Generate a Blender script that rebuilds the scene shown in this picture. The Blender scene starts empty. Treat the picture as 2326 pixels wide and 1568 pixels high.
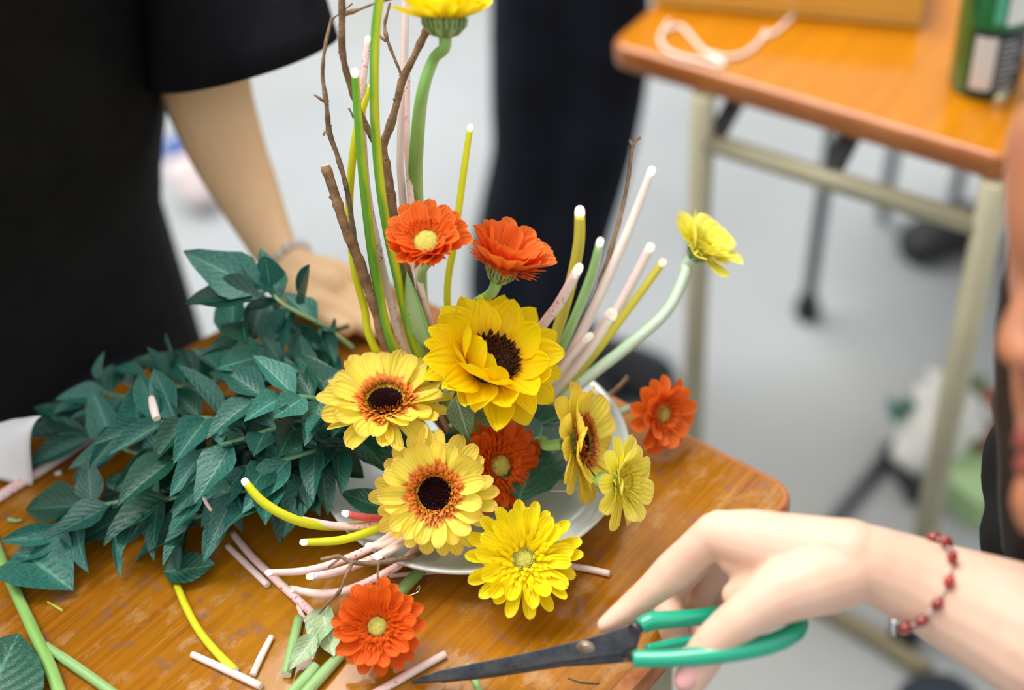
import bpy, math, random
from mathutils import Vector as V, Matrix as M4, noise as mnoise
random.seed(11)
rnd = random.random
def ru(a, b): return a + (b - a) * random.random()
C = bpy.context.scene.collection
SC = bpy.context.scene
# ------------------------------------------------------------------ camera
F, W, H = 3230.0, 2326, 1568
def _unit(v): v = V(v); v.normalize(); return v
_up = -_unit((1468 - W / 2, -(4390 - H / 2), -F))
_y = _unit(V((0, 0, -1)) - _up * V((0, 0, -1)).dot(_up))
_x = _y.cross(_up)
ROT = M4((_x, _y, _up))                      # camera axes -> world (x right, y away, z up)
def ray(x, y): return ROT @ V(((x - W / 2) / F, -(y - H / 2) / F, -1.0))
CAM = -ray(1090, 1080) * 1.0                 # world origin: table top under the middle of the plate
def pd(x, y, d): return CAM + ray(x, y) * d
def pz(x, y, z=0.0):
    r = ray(x, y); return CAM + r * ((z - CAM.z) / r.z)
def py_(x, y, Y):
    r = ray(x, y); return CAM + r * ((Y - CAM.y) / r.y)
def cv(v): return (ROT @ V(v)).normalized()  # direction given as right, up, towards the viewer
def px(n, d): return n * d / F
cam = bpy.data.cameras.new('camera'); co = bpy.data.objects.new('camera', cam); C.objects.link(co)
cam.sensor_width = 36; cam.lens = F / W * 36; cam.clip_start = .02; cam.clip_end = 60
co.matrix_world = M4.Translation(CAM) @ ROT.to_4x4()
cam.dof.use_dof = True; cam.dof.focus_distance = .905; cam.dof.aperture_fstop = 2.0; cam.dof.aperture_blades = 7
SC.camera = co
# ------------------------------------------------------------------ sky, sun, exposure
w = bpy.data.worlds.new('sky'); SC.world = w; w.use_nodes = True
nt = w.node_tree; nt.nodes.clear()
wo = nt.nodes.new('ShaderNodeOutputWorld'); bg = nt.nodes.new('ShaderNodeBackground')
tc = nt.nodes.new('ShaderNodeTexCoord'); sp = nt.nodes.new('ShaderNodeSeparateXYZ'); cr = nt.nodes.new('ShaderNodeValToRGB')
nt.links.new(tc.outputs['Generated'], sp.inputs[0]); nt.links.new(sp.outputs['Z'], cr.inputs[0])
nt.links.new(cr.outputs[0], bg.inputs[0]); nt.links.new(bg.outputs[0], wo.inputs[0])
cr.color_ramp.elements[0].position = 0.0; cr.color_ramp.elements[0].color = (.26, .29, .31, 1)
cr.color_ramp.elements[1].position = .7; cr.color_ramp.elements[1].color = (1, 1, 1, 1)
bg.inputs[1].default_value = .85
sun = bpy.data.lights.new('sun', 'SUN'); sun.energy = 2.9; sun.angle = math.radians(40); sun.color = (1, .97, .92)
so = bpy.data.objects.new('sun', sun); C.objects.link(so)
so.rotation_euler = (-_unit((-.35, .35, 1.0))).to_track_quat('-Z', 'Y').to_euler()
SC.view_settings.view_transform = 'Standard'; SC.view_settings.look = 'None'
SC.view_settings.gamma = 1; SC.view_settings.use_curve_mapping = False
SC.view_settings.exposure = 0.52
# ------------------------------------------------------------------ materials
def lin(c):
    return tuple(((v / 255) / 12.92 if v / 255 <= .04045 else ((v / 255 + .055) / 1.055) ** 2.4) for v in c) + (1,)
class Mat:
    def __init__(s, name, rough=.5, **kw):
        s.m = bpy.data.materials.new(name); s.m.use_nodes = True; s.t = s.m.node_tree
        s.b = s.t.nodes['Principled BSDF']; s.b.inputs['Roughness'].default_value = rough
        for k, v in kw.items(): s.b.inputs[k.replace('_', ' ')].default_value = v
    def n(s, typ, ins=None, **kw):
        nd = s.t.nodes.new('ShaderNode' + typ)
        for k, v in kw.items(): setattr(nd, k, v)
        for k, v in (ins or {}).items():
            if isinstance(v, bpy.types.NodeSocket): s.t.links.new(v, nd.inputs[k])
            else: nd.inputs[k].default_value = v
        return nd
    def link(s, a, b): s.t.links.new(a, b)
    def ramp(s, fac, stops):
        r = s.n('ValToRGB', {0: fac}); e = r.color_ramp.elements
        while len(e) < len(stops): e.new(.5)
        for i, (p, c) in enumerate(stops):
            e[i].position = p; e[i].color = c if isinstance(c, tuple) and len(c) == 4 else lin(c)
        return r.outputs[0]
    def mix(s, fac, a, b, mode='MIX'):
        m = s.n('Mix', data_type='RGBA', blend_type=mode)
        for k, v in ((0, fac), (6, a), (7, b)):
            if isinstance(v, bpy.types.NodeSocket): s.t.links.new(v, m.inputs[k])
            else: m.inputs[k].default_value = v
        return m.outputs[2]
    def math(s, op, a, b=0.0, c=None):
        d = {0: a, 1: b}
        if c is not None: d[2] = c
        return s.n('Math', d, operation=op).outputs[0]
    def noise(s, scale, detail=3, vec=None, rough=.5):
        d = {'Scale': scale, 'Detail': detail, 'Roughness': rough}
        if vec is not None: d['Vector'] = vec
        return s.n('TexNoise', d).outputs[0]
    def obj(s): return s.n('TexCoord').outputs['Object']
    def uv(s):
        x = s.n('SeparateXYZ', {0: s.n('TexCoord').outputs['UV']}); return x.outputs[0], x.outputs[1]
    def col(s, c):
        if isinstance(c, bpy.types.NodeSocket): s.link(c, s.b.inputs['Base Color'])
        else: s.b.inputs['Base Color'].default_value = lin(c)
    def bump(s, h, strength=.3, dist=.001):
        b = s.n('Bump', {'Height': h, 'Strength': strength, 'Distance': dist}); s.link(b.outputs[0], s.b.inputs['Normal'])
    def translucent(s, fac, colsock):
        tr = s.n('BsdfTranslucent', {0: colsock}); mx = s.n('MixShader', {0: fac, 1: s.b.outputs[0], 2: tr.outputs[0]})
        s.link(mx.outputs[0], s.t.nodes['Material Output'].inputs[0])

def petal_mat(name, base, mid, tip, edge=None, groove=.35, gc=.05):
    m = Mat(name, .55, Specular_IOR_Level=.25)
    u, v = m.uv(); nz = m.noise(60, 2, m.obj())
    vv = m.math('ADD', v, m.math('MULTIPLY', m.math('SUBTRACT', nz, .5), .25))
    c = m.ramp(vv, [(0, base), (.35, mid), (.8, mid), (1, tip)])
    if edge:
        e = m.math('ABSOLUTE', m.math('SUBTRACT', u, .5)); e = m.n('MapRange', {0: e, 1: .3, 2: .52, 3: 0, 4: .75}).outputs[0]
        c = m.mix(e, c, lin(edge))
    g = m.math('SINE', m.math('MULTIPLY', u, 30)); c = m.mix(m.math('MULTIPLY_ADD', g, gc, gc), c, lin(base))
    m.col(c); m.bump(g, groove, .0006); m.translucent(.35, c); return m.m
PM = {
 'gold': petal_mat('petal_yellow_orange_tips', (254, 228, 24), (255, 242, 100), (252, 212, 104), (250, 212, 104)),
 'lemon': petal_mat('petal_yellow', (250, 218, 0), (255, 236, 20), (255, 238, 50)),
 'pale': petal_mat('petal_pale_yellow', (244, 232, 40), (252, 246, 96), (254, 240, 140), (254, 232, 140)),
 'sun': petal_mat('petal_sunflower', (252, 196, 0), (255, 226, 6), (255, 230, 24), None, .4, .02),
 'orange': petal_mat('petal_orange', (238, 114, 22), (246, 122, 40), (250, 136, 60), (248, 138, 70)),
 'deep': petal_mat('petal_deep_orange', (222, 90, 8), (234, 100, 16), (242, 114, 34)),
}
def simple(name, c, rough=.5, c2=None, scale=40, bump=0, **kw):
    m = Mat(name, rough, **kw)
    if c2: m.col(m.ramp(m.noise(scale, 4, m.obj()), [(.35, c), (.65, c2)]))
    else: m.col(c)
    if bump: m.bump(m.noise(scale * 4, 3, m.obj()), bump, .001)
    return m.m
def stalk_mat(name, a, b, speck=None, rough=.45):
    m = Mat(name, rough); u, v = m.uv(); o = m.obj()
    s = m.math('MULTIPLY_ADD', m.math('SINE', m.math('MULTIPLY', m.math('ADD', u, .12), 6.2832)), .5, .5)
    s = m.math('ADD', s, m.math('MULTIPLY', m.math('SUBTRACT', m.noise(25, 2, o), .5), 1.1))
    c = m.ramp(s, [(.3, a), (.75, b)])
    if speck:
        k = m.n('MapRange', {0: m.noise(420, 3, o), 1: .56, 2: .66}).outputs[0]
        k = m.math('MULTIPLY', k, m.n('MapRange', {0: m.noise(38, 1, o), 1: .42, 2: .6}).outputs[0]); c = m.mix(k, c, lin(speck))
    m.col(c); m.bump(m.noise(700, 2, o), .25, .0005); return m.m
SM = {
 'green_yellow': stalk_mat('stalk_green_yellow', (214, 222, 30), (96, 160, 40)),
 'yellow': stalk_mat('stalk_yellow', (238, 226, 20), (206, 208, 20)),
 'yellow_dull': stalk_mat('stalk_dull_yellow', (222, 206, 60), (190, 178, 60)),
 'green': stalk_mat('stalk_green', (176, 208, 128), (134, 182, 92)),
 'branch': stalk_mat('branch_green', (128, 168, 128), (84, 134, 92)),
 'light_green': stalk_mat('stalk_light_green', (176, 206, 150), (140, 180, 110)),
 'pale_green': stalk_mat('stalk_pale_green', (206, 226, 206), (170, 205, 165)),
 'pink': stalk_mat('stalk_pink_white', (246, 234, 228), (238, 200, 194), (204, 74, 84)),
 'white': stalk_mat('stalk_white', (246, 238, 228), (238, 214, 206)),
 'red': stalk_mat('stalk_red', (226, 140, 130), (204, 84, 80), (190, 50, 55)),
 'bark': simple('bark', (158, 122, 88), .8, (112, 84, 60), 90, .8),
 'twig': simple('twig_dry', (150, 122, 92), .8, (110, 86, 66), 120, .8),
}
CUT = simple('cut_pith', (250, 246, 232), .6, (232, 226, 200), 200)
def leaf_mat(name, a, b, vein):
    m = Mat(name, .33, Specular_IOR_Level=.6); u, v = m.uv(); o = m.obj()
    c = m.ramp(m.noise(30, 3, o), [(.3, a), (.7, b)])
    e = m.math('ABSOLUTE', m.math('SUBTRACT', u, .5))
    mid = m.n('MapRange', {0: e, 1: .012, 2: .04, 3: 1, 4: 0}).outputs[0]
    sv = m.math('SINE', m.math('MULTIPLY', m.math('SUBTRACT', v, m.math('MULTIPLY', e, .7)), 52))
    vv = m.n('MapRange', {0: sv, 1: .86, 2: 1.0, 3: 0, 4: .12}).outputs[0]
    c = m.mix(m.math('MAXIMUM', mid, vv), c, lin(vein)); k = m.n('MapRange', {0: m.n('ObjectInfo').outputs['Random'], 3: .68, 4: 1.45}).outputs[0]
    h = m.n('HueSaturation', {'Value': k, 'Color': c, 'Saturation': .95}); c = h.outputs[0]; m.col(c)
    m.bump(m.math('MULTIPLY_ADD', sv, .35, m.noise(70, 3, o)), .3, .001); m.translucent(.12, c); return m.m
LEAF = leaf_mat('leaf_blue_green', (26, 88, 76), (50, 124, 108), (92, 152, 128))
LEAFD = leaf_mat('leaf_dark_green', (10, 64, 46), (20, 84, 62), (56, 116, 90))
LEAFP = leaf_mat('leaf_pale_green', (150, 180, 130), (176, 200, 158), (206, 220, 186))
SLEAF = leaf_mat('leaf_sunflower', (70, 96, 58), (110, 136, 86), (160, 178, 128))
CALYX = stalk_mat('calyx_green', (148, 172, 100), (92, 124, 66))

def wood_mat():
    m = Mat('varnished_plywood', .5, Coat_Weight=.8, Coat_Roughness=.1, Coat_IOR=1.45, Specular_IOR_Level=.05); o = m.obj()
    mp = m.n('Mapping', {'Vector': o, 'Scale': (3.4, 130, 20)}).outputs[0]
    g = m.noise(1.6, 6, mp, .62); big = m.noise(5.5, 3, o)
    c = m.ramp(g, [(.25, (112, 62, 8)), (.45, (142, 84, 8)), (.6, (158, 98, 12)), (.78, (186, 128, 36))])
    c = m.mix(m.n('MapRange', {0: big, 1: .4, 2: .75, 3: 0, 4: .55}).outputs[0], c, lin((180, 122, 14)))
    # rubbed and stained patches, more of them towards the free short end
    sx = m.n('SeparateXYZ', {0: o}).outputs[0]
    near = m.n('MapRange', {0: sx, 1: -.36, 2: -.06, 3: 0, 4: .27}).outputs[0]
    mp2 = m.n('Mapping', {'Vector': o, 'Scale': (16, 26, 10)}).outputs[0]
    wear = m.n('MapRange', {0: m.math('ADD', m.noise(1.6, 6, mp2, .7), near), 1: .80, 2: .96}).outputs[0]
    c = m.mix(m.math('MULTIPLY', wear, .5), c, lin((178, 142, 90)))
    st = m.n('MapRange', {0: m.math('ADD', m.noise(46, 4, o, .7), m.math('MULTIPLY', near, .5)), 1: .70, 2: .78}).outputs[0]
    c = m.mix(m.math('MULTIPLY', st, .4), c, lin((108, 84, 84)))
    mp3 = m.n('Mapping', {'Vector': o, 'Rotation': (0, 0, .5), 'Scale': (6, 240, 10)}).outputs[0]
    scr = m.n('MapRange', {0: m.noise(1.3, 2, mp3), 1: .72, 2: .76}).outputs[0]
    c = m.mix(m.math('MULTIPLY', scr, .5), c, lin((226, 190, 130)))
    m.col(c); m.bump(m.math('SUBTRACT', g, m.math('MULTIPLY', scr, .6)), .12, .001)
    rr = m.n('MapRange', {0: wear, 1: 0, 2: 1, 3: .08, 4: .5}).outputs[0]; m.link(rr, m.b.inputs['Coat Roughness']); return m.m
WOOD = wood_mat()
def wood2():
    m = Mat('varnished_plywood_clean', .5, Coat_Weight=.8, Coat_Roughness=.12, Specular_IOR_Level=.05); o = m.obj()
    mp = m.n('Mapping', {'Vector': o, 'Scale': (3, 40, 20)}).outputs[0]
    m.col(m.ramp(m.noise(1.2, 5, mp), [(.3, (172, 104, 2)), (.7, (190, 118, 6))])); return m.m
WOOD2 = wood2()
EDGE = simple('table_edge_band', (186, 112, 50), .35, (160, 84, 20), 12, 0, Coat_Weight=.6)
RAW = simple('raw_plywood_edge', (150, 76, 36), .7, (196, 130, 78), 60, .6)
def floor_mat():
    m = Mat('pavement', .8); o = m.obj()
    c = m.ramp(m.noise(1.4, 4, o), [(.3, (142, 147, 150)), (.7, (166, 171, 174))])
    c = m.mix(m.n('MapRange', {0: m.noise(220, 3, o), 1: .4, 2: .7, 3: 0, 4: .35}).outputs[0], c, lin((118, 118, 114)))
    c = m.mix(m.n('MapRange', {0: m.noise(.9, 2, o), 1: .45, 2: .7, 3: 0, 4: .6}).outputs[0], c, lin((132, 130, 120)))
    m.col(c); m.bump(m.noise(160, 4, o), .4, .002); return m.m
def skin_mat(name, a, b, red):
    m = Mat(name, .48, Subsurface_Weight=.15, Subsurface_Scale=.012, Specular_IOR_Level=.35); o = m.obj()
    m.b.inputs['Subsurface Radius'].default_value = (1, .35, .2)
    c = m.ramp(m.noise(22, 3, o), [(.3, a), (.7, b)])
    c = m.mix(m.n('MapRange', {0: m.noise(55, 2, o), 1: .5, 2: .8, 3: 0, 4: .3}).outputs[0], c, lin(red))
    m.col(c); m.bump(m.noise(420, 3, o), .12, .0006); return m.m
SKIN = skin_mat('skin_fair', (222, 182, 158), (228, 192, 170), (218, 152, 128))
SKIN2 = skin_mat('skin_warm', (236, 194, 146), (240, 202, 156), (234, 172, 130))
SKIN3 = skin_mat('skin_shaded', (172, 112, 80), (180, 120, 88), (164, 92, 70))  # face of the fair-handed person, its shadow painted into the base colour
BLACK = simple('black_cotton', (20, 20, 20), .9, (26, 26, 25), 30, .5, Specular_IOR_Level=.15)
NAVY = simple('navy_trousers', (18, 20, 28), .85, (26, 30, 44), 14, .5, Specular_IOR_Level=.2)
HAIR = simple('dark_hair', (20, 13, 10), .5, (34, 22, 17), 60, .6)
PLATE = simple('glazed_white_ceramic', (208, 212, 208), .18, (188, 196, 194), 20, 0, Coat_Weight=.4)
STEEL = Mat('blackened_steel', .38, Metallic=.75); STEEL.col(STEEL.ramp(STEEL.noise(90, 5, STEEL.obj(), .7), [(.35, (58, 62, 68)), (.62, (84, 86, 90)), (.78, (112, 80, 58))])); STEEL = STEEL.m
GREENP = simple('green_vinyl', (4, 158, 122), .22, (6, 164, 128), 10, 0, Coat_Weight=.5)
METAL = simple('beige_painted_steel', (172, 166, 138), .4, (160, 154, 128), 8)
METALD = simple('dark_painted_steel', (70, 76, 78), .5)
RUBBER = simple('black_rubber', (26, 30, 34), .7)
SILVER = simple('silver', (205, 208, 210), .25, None, 40, 0, Metallic=.9)
CARN = Mat('carnelian', .12, Coat_Weight=.6, Transmission_Weight=.15); CARN.col(CARN.ramp(CARN.noise(90, 3, CARN.obj()), [(.3, (120, 22, 10)), (.7, (176, 44, 20))])); CARN = CARN.m

# ------------------------------------------------------------------ object helpers
WM = {}
def tag(o, label=None, cat=None, group=None, kind=None):
    for k, v in (('label', label), ('category', cat), ('group', group), ('kind', kind)):
        if v: o[k] = v
    return o
def thing(name, label, cat, base, group=None):
    o = bpy.data.objects.new(name, None); C.objects.link(o); o.empty_display_size = .02
    o.location = base; WM[o] = M4.Translation(V(base)); return tag(o, label, cat, group)
def put(name, me, mat, parent=None, mw=None):
    """link a mesh whose vertices are in world space (or in the space of mw)"""
    mw = mw or M4.Identity(4)
    o = bpy.data.objects.new(name, me); C.objects.link(o)
    for x in (mat if isinstance(mat, (list, tuple)) else [mat]):
        if x and len(me.materials) < len(mat if isinstance(mat, (list, tuple)) else [mat]): me.materials.append(x)
    if parent is not None: o.parent = parent; o.matrix_local = WM[parent].inverted() @ mw
    else: o.matrix_local = mw
    WM[o] = mw; return o
def recenter(me):
    c = V((0, 0, 0))
    for v in me.vertices: c += v.co
    c /= max(1, len(me.vertices)); me.transform(M4.Translation(-c)); return M4.Translation(c)
def mesh(name, vs, fs, uvs=None, smooth=True, mi=None):
    me = bpy.data.meshes.new(name); me.from_pydata([tuple(v) for v in vs], [], fs)
    if uvs:
        l = me.uv_layers.new(name='UVMap')
        for p in me.polygons:
            for k, li in enumerate(p.loop_indices): l.data[li].uv = uvs[me.loops[li].vertex_index]
    if mi: 
        for p, i in zip(me.polygons, mi): p.material_index = i
    if smooth:
        for p in me.polygons: p.use_smooth = True
    me.validate(); me.update(); return me
def catmull(pts, n):
    """pts: list of (Vector, r). returns n samples per span"""
    out = []; P = [pts[0]] + list(pts) + [pts[-1]]
    for i in range(1, len(P) - 2):
        for k in range(n):
            t = k / n; a, b, c, d = P[i-1][0], P[i][0], P[i+1][0], P[i+2][0]
            q = .5 * ((2*b) + (-a + c)*t + (2*a - 5*b + 4*c - d)*t*t + (-a + 3*b - 3*c + d)*t*t*t)
            out.append((q, P[i][1] + (P[i+1][1] - P[i][1]) * t))
    out.append(pts[-1]); return out
def tube_geo(pts, sides=10, n=5, flat=1.0, jit=0.0, cap=True, nrm=None, slant=0):
    S = catmull(pts, n) if n > 1 else list(pts)
    vs, fs, uv, mi = [], [], [], []; up = None; L = 0
    for i, (p, r) in enumerate(S):
        a = S[max(0, i-1)][0]; b = S[min(len(S)-1, i+1)][0]; t = (b - a).normalized()
        if up is None:
            up = nrm or (V((0, 0, 1)) if abs(t.z) < .9 else V((0, 1, 0)))
        up = (up - t * up.dot(t)).normalized(); s = t.cross(up)
        if i: L += (p - S[i-1][0]).length
        rr = r * (1 + (mnoise.noise(p * 170) * jit * 2 if jit else 0))
        for k in range(sides):
            A = 2 * math.pi * k / sides
            j = 1 + (mnoise.noise(p * 260 + V((k * 3, 0, 0))) * jit if jit else 0)
            off = (s * math.cos(A) + up * math.sin(A) * flat) * rr * j
            vs.append(p + off + (t * max(-.9*r, off.dot((CAM - p).normalized())) * slant if i == 0 and slant else V((0, 0, 0)))); uv.append((k / sides if k <= sides / 2 else 1 - k / sides, L * 10))
    m = len(S)
    for i in range(m - 1):
        for k in range(sides):
            k2 = (k + 1) % sides; fs.append((i*sides+k, i*sides+k2, (i+1)*sides+k2, (i+1)*sides+k)); mi.append(0)
    if cap:
        fs.append(tuple(range(sides))[::-1]); mi.append(1); fs.append(tuple((m-1)*sides + k for k in range(sides))); mi.append(1)
    return vs, fs, uv, mi
def tube(name, pts, mat, parent=None, sides=10, n=5, flat=1.0, jit=0.0, capmat=None, nrm=None, slant=0):
    vs, fs, uv, mi = tube_geo(pts, sides, n, flat, jit, True, nrm, slant)
    me = mesh(name, vs, fs, uv, True, mi if capmat else [0]*len(mi))
    me.polygons[-1].use_smooth = me.polygons[-2].use_smooth = False
    mw = recenter(me); return put(name, me, [mat, capmat] if capmat else mat, parent, mw)
def merge(geos):
    vs, fs, uv = [], [], []
    for g in geos:
        o = len(vs); vs += list(g[0]); fs += [tuple(i + o for i in f) for f in g[1]]
        uv += list(g[2]) if len(g) > 2 and g[2] else [(0, 0)] * len(g[0])
    return vs, fs, uv
def lathe(prof, sides=48, org=V((0, 0, 0)), wob=0):
    vs, fs, uv = [], [], []
    for i, (r, z) in enumerate(prof):
        for k in range(sides):
            A = 2*math.pi*k/sides; rr = r * (1 + wob * math.sin(A*3+1)) ; vs.append(org + V((rr*math.cos(A), rr*math.sin(A), z))); uv.append((k/sides*8 % 1, i/len(prof)))
    for i in range(len(prof)-1):
        for k in range(sides):
            k2 = (k+1) % sides; fs.append((i*sides+k, i*sides+k2, (i+1)*sides+k2, (i+1)*sides+k))
    if prof[0][0] > 1e-6: fs.append(tuple(range(sides))[::-1])
    if prof[-1][0] > 1e-6: fs.append(tuple((len(prof)-1)*sides+k for k in range(sides)))
    return vs, fs, uv
def sphere(c, r, rz=None, seg=16, ring=10, ax=None):
    q = ax.to_track_quat('Z', 'Y').to_matrix() if ax is not None else M4.Identity(3)
    prof = [(max(1e-5, r*math.sin(math.pi*i/ring)), -(rz or r)*math.cos(math.pi*i/ring)) for i in range(ring+1)]
    vs, fs, uv = lathe(prof, seg)
    return [V(c) + q @ v for v in vs], fs, uv
def frame(org, xd, nm):
    x = V(xd).normalized(); z = (V(nm) - x * V(nm).dot(x)).normalized(); y = z.cross(x)
    m = M4((x, y, z)).transposed().to_4x4(); m.translation = org; return m
def blob(name, chains, mat, parent, voxel=.0022, smooth=6, extra=(), base=None):
    """continuous surface: union of tapered chains [(p, r), ...] by voxel remesh"""
    geos = []
    for ch in chains:
        if len(ch) == 1: geos.append(sphere(ch[0][0], ch[0][1])); continue
        S = catmull(ch, 4); g = tube_geo(S, 16, 1); geos.append(g[:3]); geos.append(sphere(*ch[0])); geos.append(sphere(*ch[-1]))
    geos += list(extra)
    vs, fs, uv = merge(geos); me = mesh(name, vs, fs)
    tmp = bpy.data.objects.new('tmp', me); C.objects.link(tmp)
    md = tmp.modifiers.new('r', 'REMESH'); md.mode = 'VOXEL'; md.voxel_size = voxel; md.use_smooth_shade = True
    ms = tmp.modifiers.new('s', 'SMOOTH'); ms.factor = .5; ms.iterations = smooth
    dg = bpy.context.evaluated_depsgraph_get(); me2 = bpy.data.meshes.new_from_object(tmp.evaluated_get(dg))
    bpy.data.objects.remove(tmp); bpy.data.meshes.remove(me)
    for p in me2.polygons: p.use_smooth = True
    me2.name = name; me2.materials.clear(); mw = recenter(me2); return put(name, me2, mat, parent, mw)
def box_geo(a, b):
    x0, y0, z0 = a; x1, y1, z1 = b
    vs = [V(p) for p in ((x0,y0,z0),(x1,y0,z0),(x1,y1,z0),(x0,y1,z0),(x0,y0,z1),(x1,y0,z1),(x1,y1,z1),(x0,y1,z1))]
    return vs, [(3,2,1,0),(4,5,6,7),(0,1,5,4),(1,2,6,5),(2,3,7,6),(3,0,4,7)], [(0,0)]*8

# ------------------------------------------------------------------ ground
def ground():
    n = 40; vs, fs = [], []
    for j in range(n+1):
        for i in range(n+1):
            x = -6 + 12*i/n; y = -5 + 12*j/n; vs.append((x, y, -.7 + .002*mnoise.noise(V((x*2, y*2, 0)))))
    for j in range(n):
        for i in range(n): a = j*(n+1)+i; fs.append((a, a+1, a+n+2, a+n+1))
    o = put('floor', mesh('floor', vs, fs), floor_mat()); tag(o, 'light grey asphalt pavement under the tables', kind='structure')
ground()

# ------------------------------------------------------------------ tables
def rounded_poly(P, rads, seg=8):
    out = []
    for i, p in enumerate(P):
        a = P[i-1]; b = P[(i+1) % len(P)]; r = rads[i]
        u = (a - p).normalized(); v = (b - p).normalized(); ang = u.angle(v); d = r / math.tan(ang/2)
        s = p + u*d; e = p + v*d; c = p + (u+v).normalized() * (r / math.sin(ang/2))
        for k in range(seg+1):
            q = s.lerp(e, k/seg); out.append(c + (q-c).normalized()*r)
    return out
def slab(name, poly, z1, z0, bev, mat, parent, rot, matside=None):
    org = sum(poly, V((0,0,0)))/len(poly); R = M4.Rotation(rot, 4, 'Z'); mw = M4.Translation(V((org.x, org.y, 0))) @ R; inv = mw.inverted()
    n = len(poly); rings = []
    def inset(d): # move towards inside along averaged normals
        o = []
        for i in range(n):
            a, p, b = poly[i-1], poly[i], poly[(i+1) % n]; t = (b-a).normalized(); nn = V((-t.y, t.x, 0))
            o.append(p + nn*d)
        return o
    area = sum(poly[i-1].x*poly[i].y - poly[i].x*poly[i-1].y for i in range(n)); sg = 1 if area > 0 else -1
    vs, fs, mi = [], [], []
    for (d, z) in [(bev, z1), (bev*.3, z1-bev*.25), (0, z1-bev), (0, z0+bev*.6), (bev*.4, z0)]:
        vs += [inv @ V((p.x, p.y, z)) for p in inset(d*sg)]
    for k in range(4):
        for i in range(n):
            j = (i+1) % n; f = (k*n+i, k*n+j, (k+1)*n+j, (k+1)*n+i); fs.append(f if sg < 0 else f[::-1]); mi.append(1)
    fs.append(tuple(range(n)) if sg > 0 else tuple(range(n))[::-1]); mi.append(0)
    fs.append(tuple(range(4*n, 5*n))[::-1] if sg > 0 else tuple(range(4*n, 5*n))); mi.append(0)
    me = mesh(name, vs, fs, None, True, mi); me.polygons[-1].use_smooth = me.polygons[-2].use_smooth = False
    return put(name, me, [mat, matside or mat], parent, mw)
def leg(parent, p, ztop, r=.0125, mat=METAL, lean=(0, 0)):
    a = V((p[0], p[1], ztop)); b = V((p[0]+lean[0], p[1]+lean[1], -.685))
    l = tube('leg', [(a, r), (b, r)], mat, parent, 12, 1)
    put('rubber_foot', mesh('rubber_foot', *lathe([(r*1.25, -.015), (r*1.35, 0), (r*1.2, .02), (r*1.02, .022)], 14)), RUBBER, l, M4.Translation(V((b.x, b.y, -.684))))
Rc = pz(1822, 1112); Lu = pz(420, 785); Lv = pz(600, 690)
dirR = (pz(1420, 908) - Rc).normalized(); dirB = V((dirR.y, -dirR.x, 0)) * (1 if V((dirR.y, -dirR.x, 0)).y < 0 else -1)
def isect(p, d, q, e):
    den = d.x*e.y - d.y*e.x; s = ((q.x-p.x)*e.y - (q.y-p.y)*e.x)/den; return p + d*s
Fc = isect(Rc, dirR, Lv, Lu - Lv)
Bc = Rc + dirB*1.15; Lc = Lv + (Lu - Lv).normalized()*1.0
tb = thing('work_table', 'worn varnished wooden folding table in the foreground carrying the flower arrangement', 'table', (0, -.3, -.7))
ang = math.atan2(dirB.y, dirB.x) + math.pi
slab('tabletop', rounded_poly([Rc, Bc, Lc, Fc], [.02, .02, .02, .02]), 0, -.026, .005, WOOD, tb, ang, EDGE)
for (a, b) in ((.10, .05), (.10, .36), (1.05, .05), (1.05, .36)):
    q = Rc + dirB*a + dirR*b; leg(tb, (q.x, q.y), -.026)
q1, q2 = Rc + dirB*.10 + dirR*.05, Rc + dirB*.10 + dirR*.36
tube('crossbar', [(V((q1.x, q1.y, -.16)), .011), (V((q2.x, q2.y, -.16)), .011)], METAL, tb, 10, 1)
# frayed bare plywood where the edge band has come away
e0 = isect(Rc, dirB, pz(1500, 1445), (pz(1505, 1450)-pz(1480, 1445)))
vs, fs = [], []
outw = -dirR
for i in range(22):
    t = .145 + i*.009; p = Rc + dirB*t
    j = .0025 + .0028*abs(mnoise.noise(V((i*.9, 0, 0)))); k2 = -.024 + .004*mnoise.noise(V((i*.7, 5, 0)))
    vs += [p + outw*(-.006) + V((0,0,.0004)), p + outw*j*.7 + V((0,0,-.002)), p + outw*j + V((0,0,-.012)), p + outw*j*.5 + V((0,0,k2))]
for i in range(21):
    for k in range(3): a = i*4+k; fs.append((a, a+1, a+5, a+4))
put('splintered_edge', mesh('splintered_edge', vs, fs, None, False), RAW, tb)['label'] = 'frayed bare plywood edge'
# background table
A0 = pz(1378, 98); B0 = pz(2300, 368)
dx = (B0 - A0).normalized(); dy = V((-dx.y, dx.x, 0))
tb2 = thing('folding_table', 'orange varnished folding table behind, with beige steel legs, carrying a green can', 'table', (.5, .6, -.7))
slab('tabletop', rounded_poly([A0, B0, B0 + dy*1.2, A0 + dy*1.2], [.02, .02, .02, .02]), 0, -.026, .006, WOOD2, tb2, math.atan2(dy.y, dy.x), EDGE)
def under(xx, yy, z): return pz(xx, yy, z)
lgA = under(1597, 215, -.026); lgB = under(2262, 410, -.026)
leg(tb2, lgA, -.026, .0125); leg(tb2, lgB, -.026, .0135)
for q in (A0 + dx*.05 + dy*1.1, B0 - dx*.05 + dy*1.1): leg(tb2, q, -.026, .013)
def z_on(p, y):   # height on the vertical line over p that shows at image row y
    lo, hi = -.7, .3
    for _ in range(40):
        m = (lo+hi)/2; q = ROT.transposed() @ (V((p.x, p.y, m)) - CAM); yy = H/2 - F*q.y/-q.z
        if yy > y: lo = m
        else: hi = m
    return lo
zA = z_on(lgA, 318); 
tube('crossbar', [(V((lgA.x, lgA.y, zA)), .011), (V((lgB.x, lgB.y, zA)), .011)], METAL, tb2, 10, 1)
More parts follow.
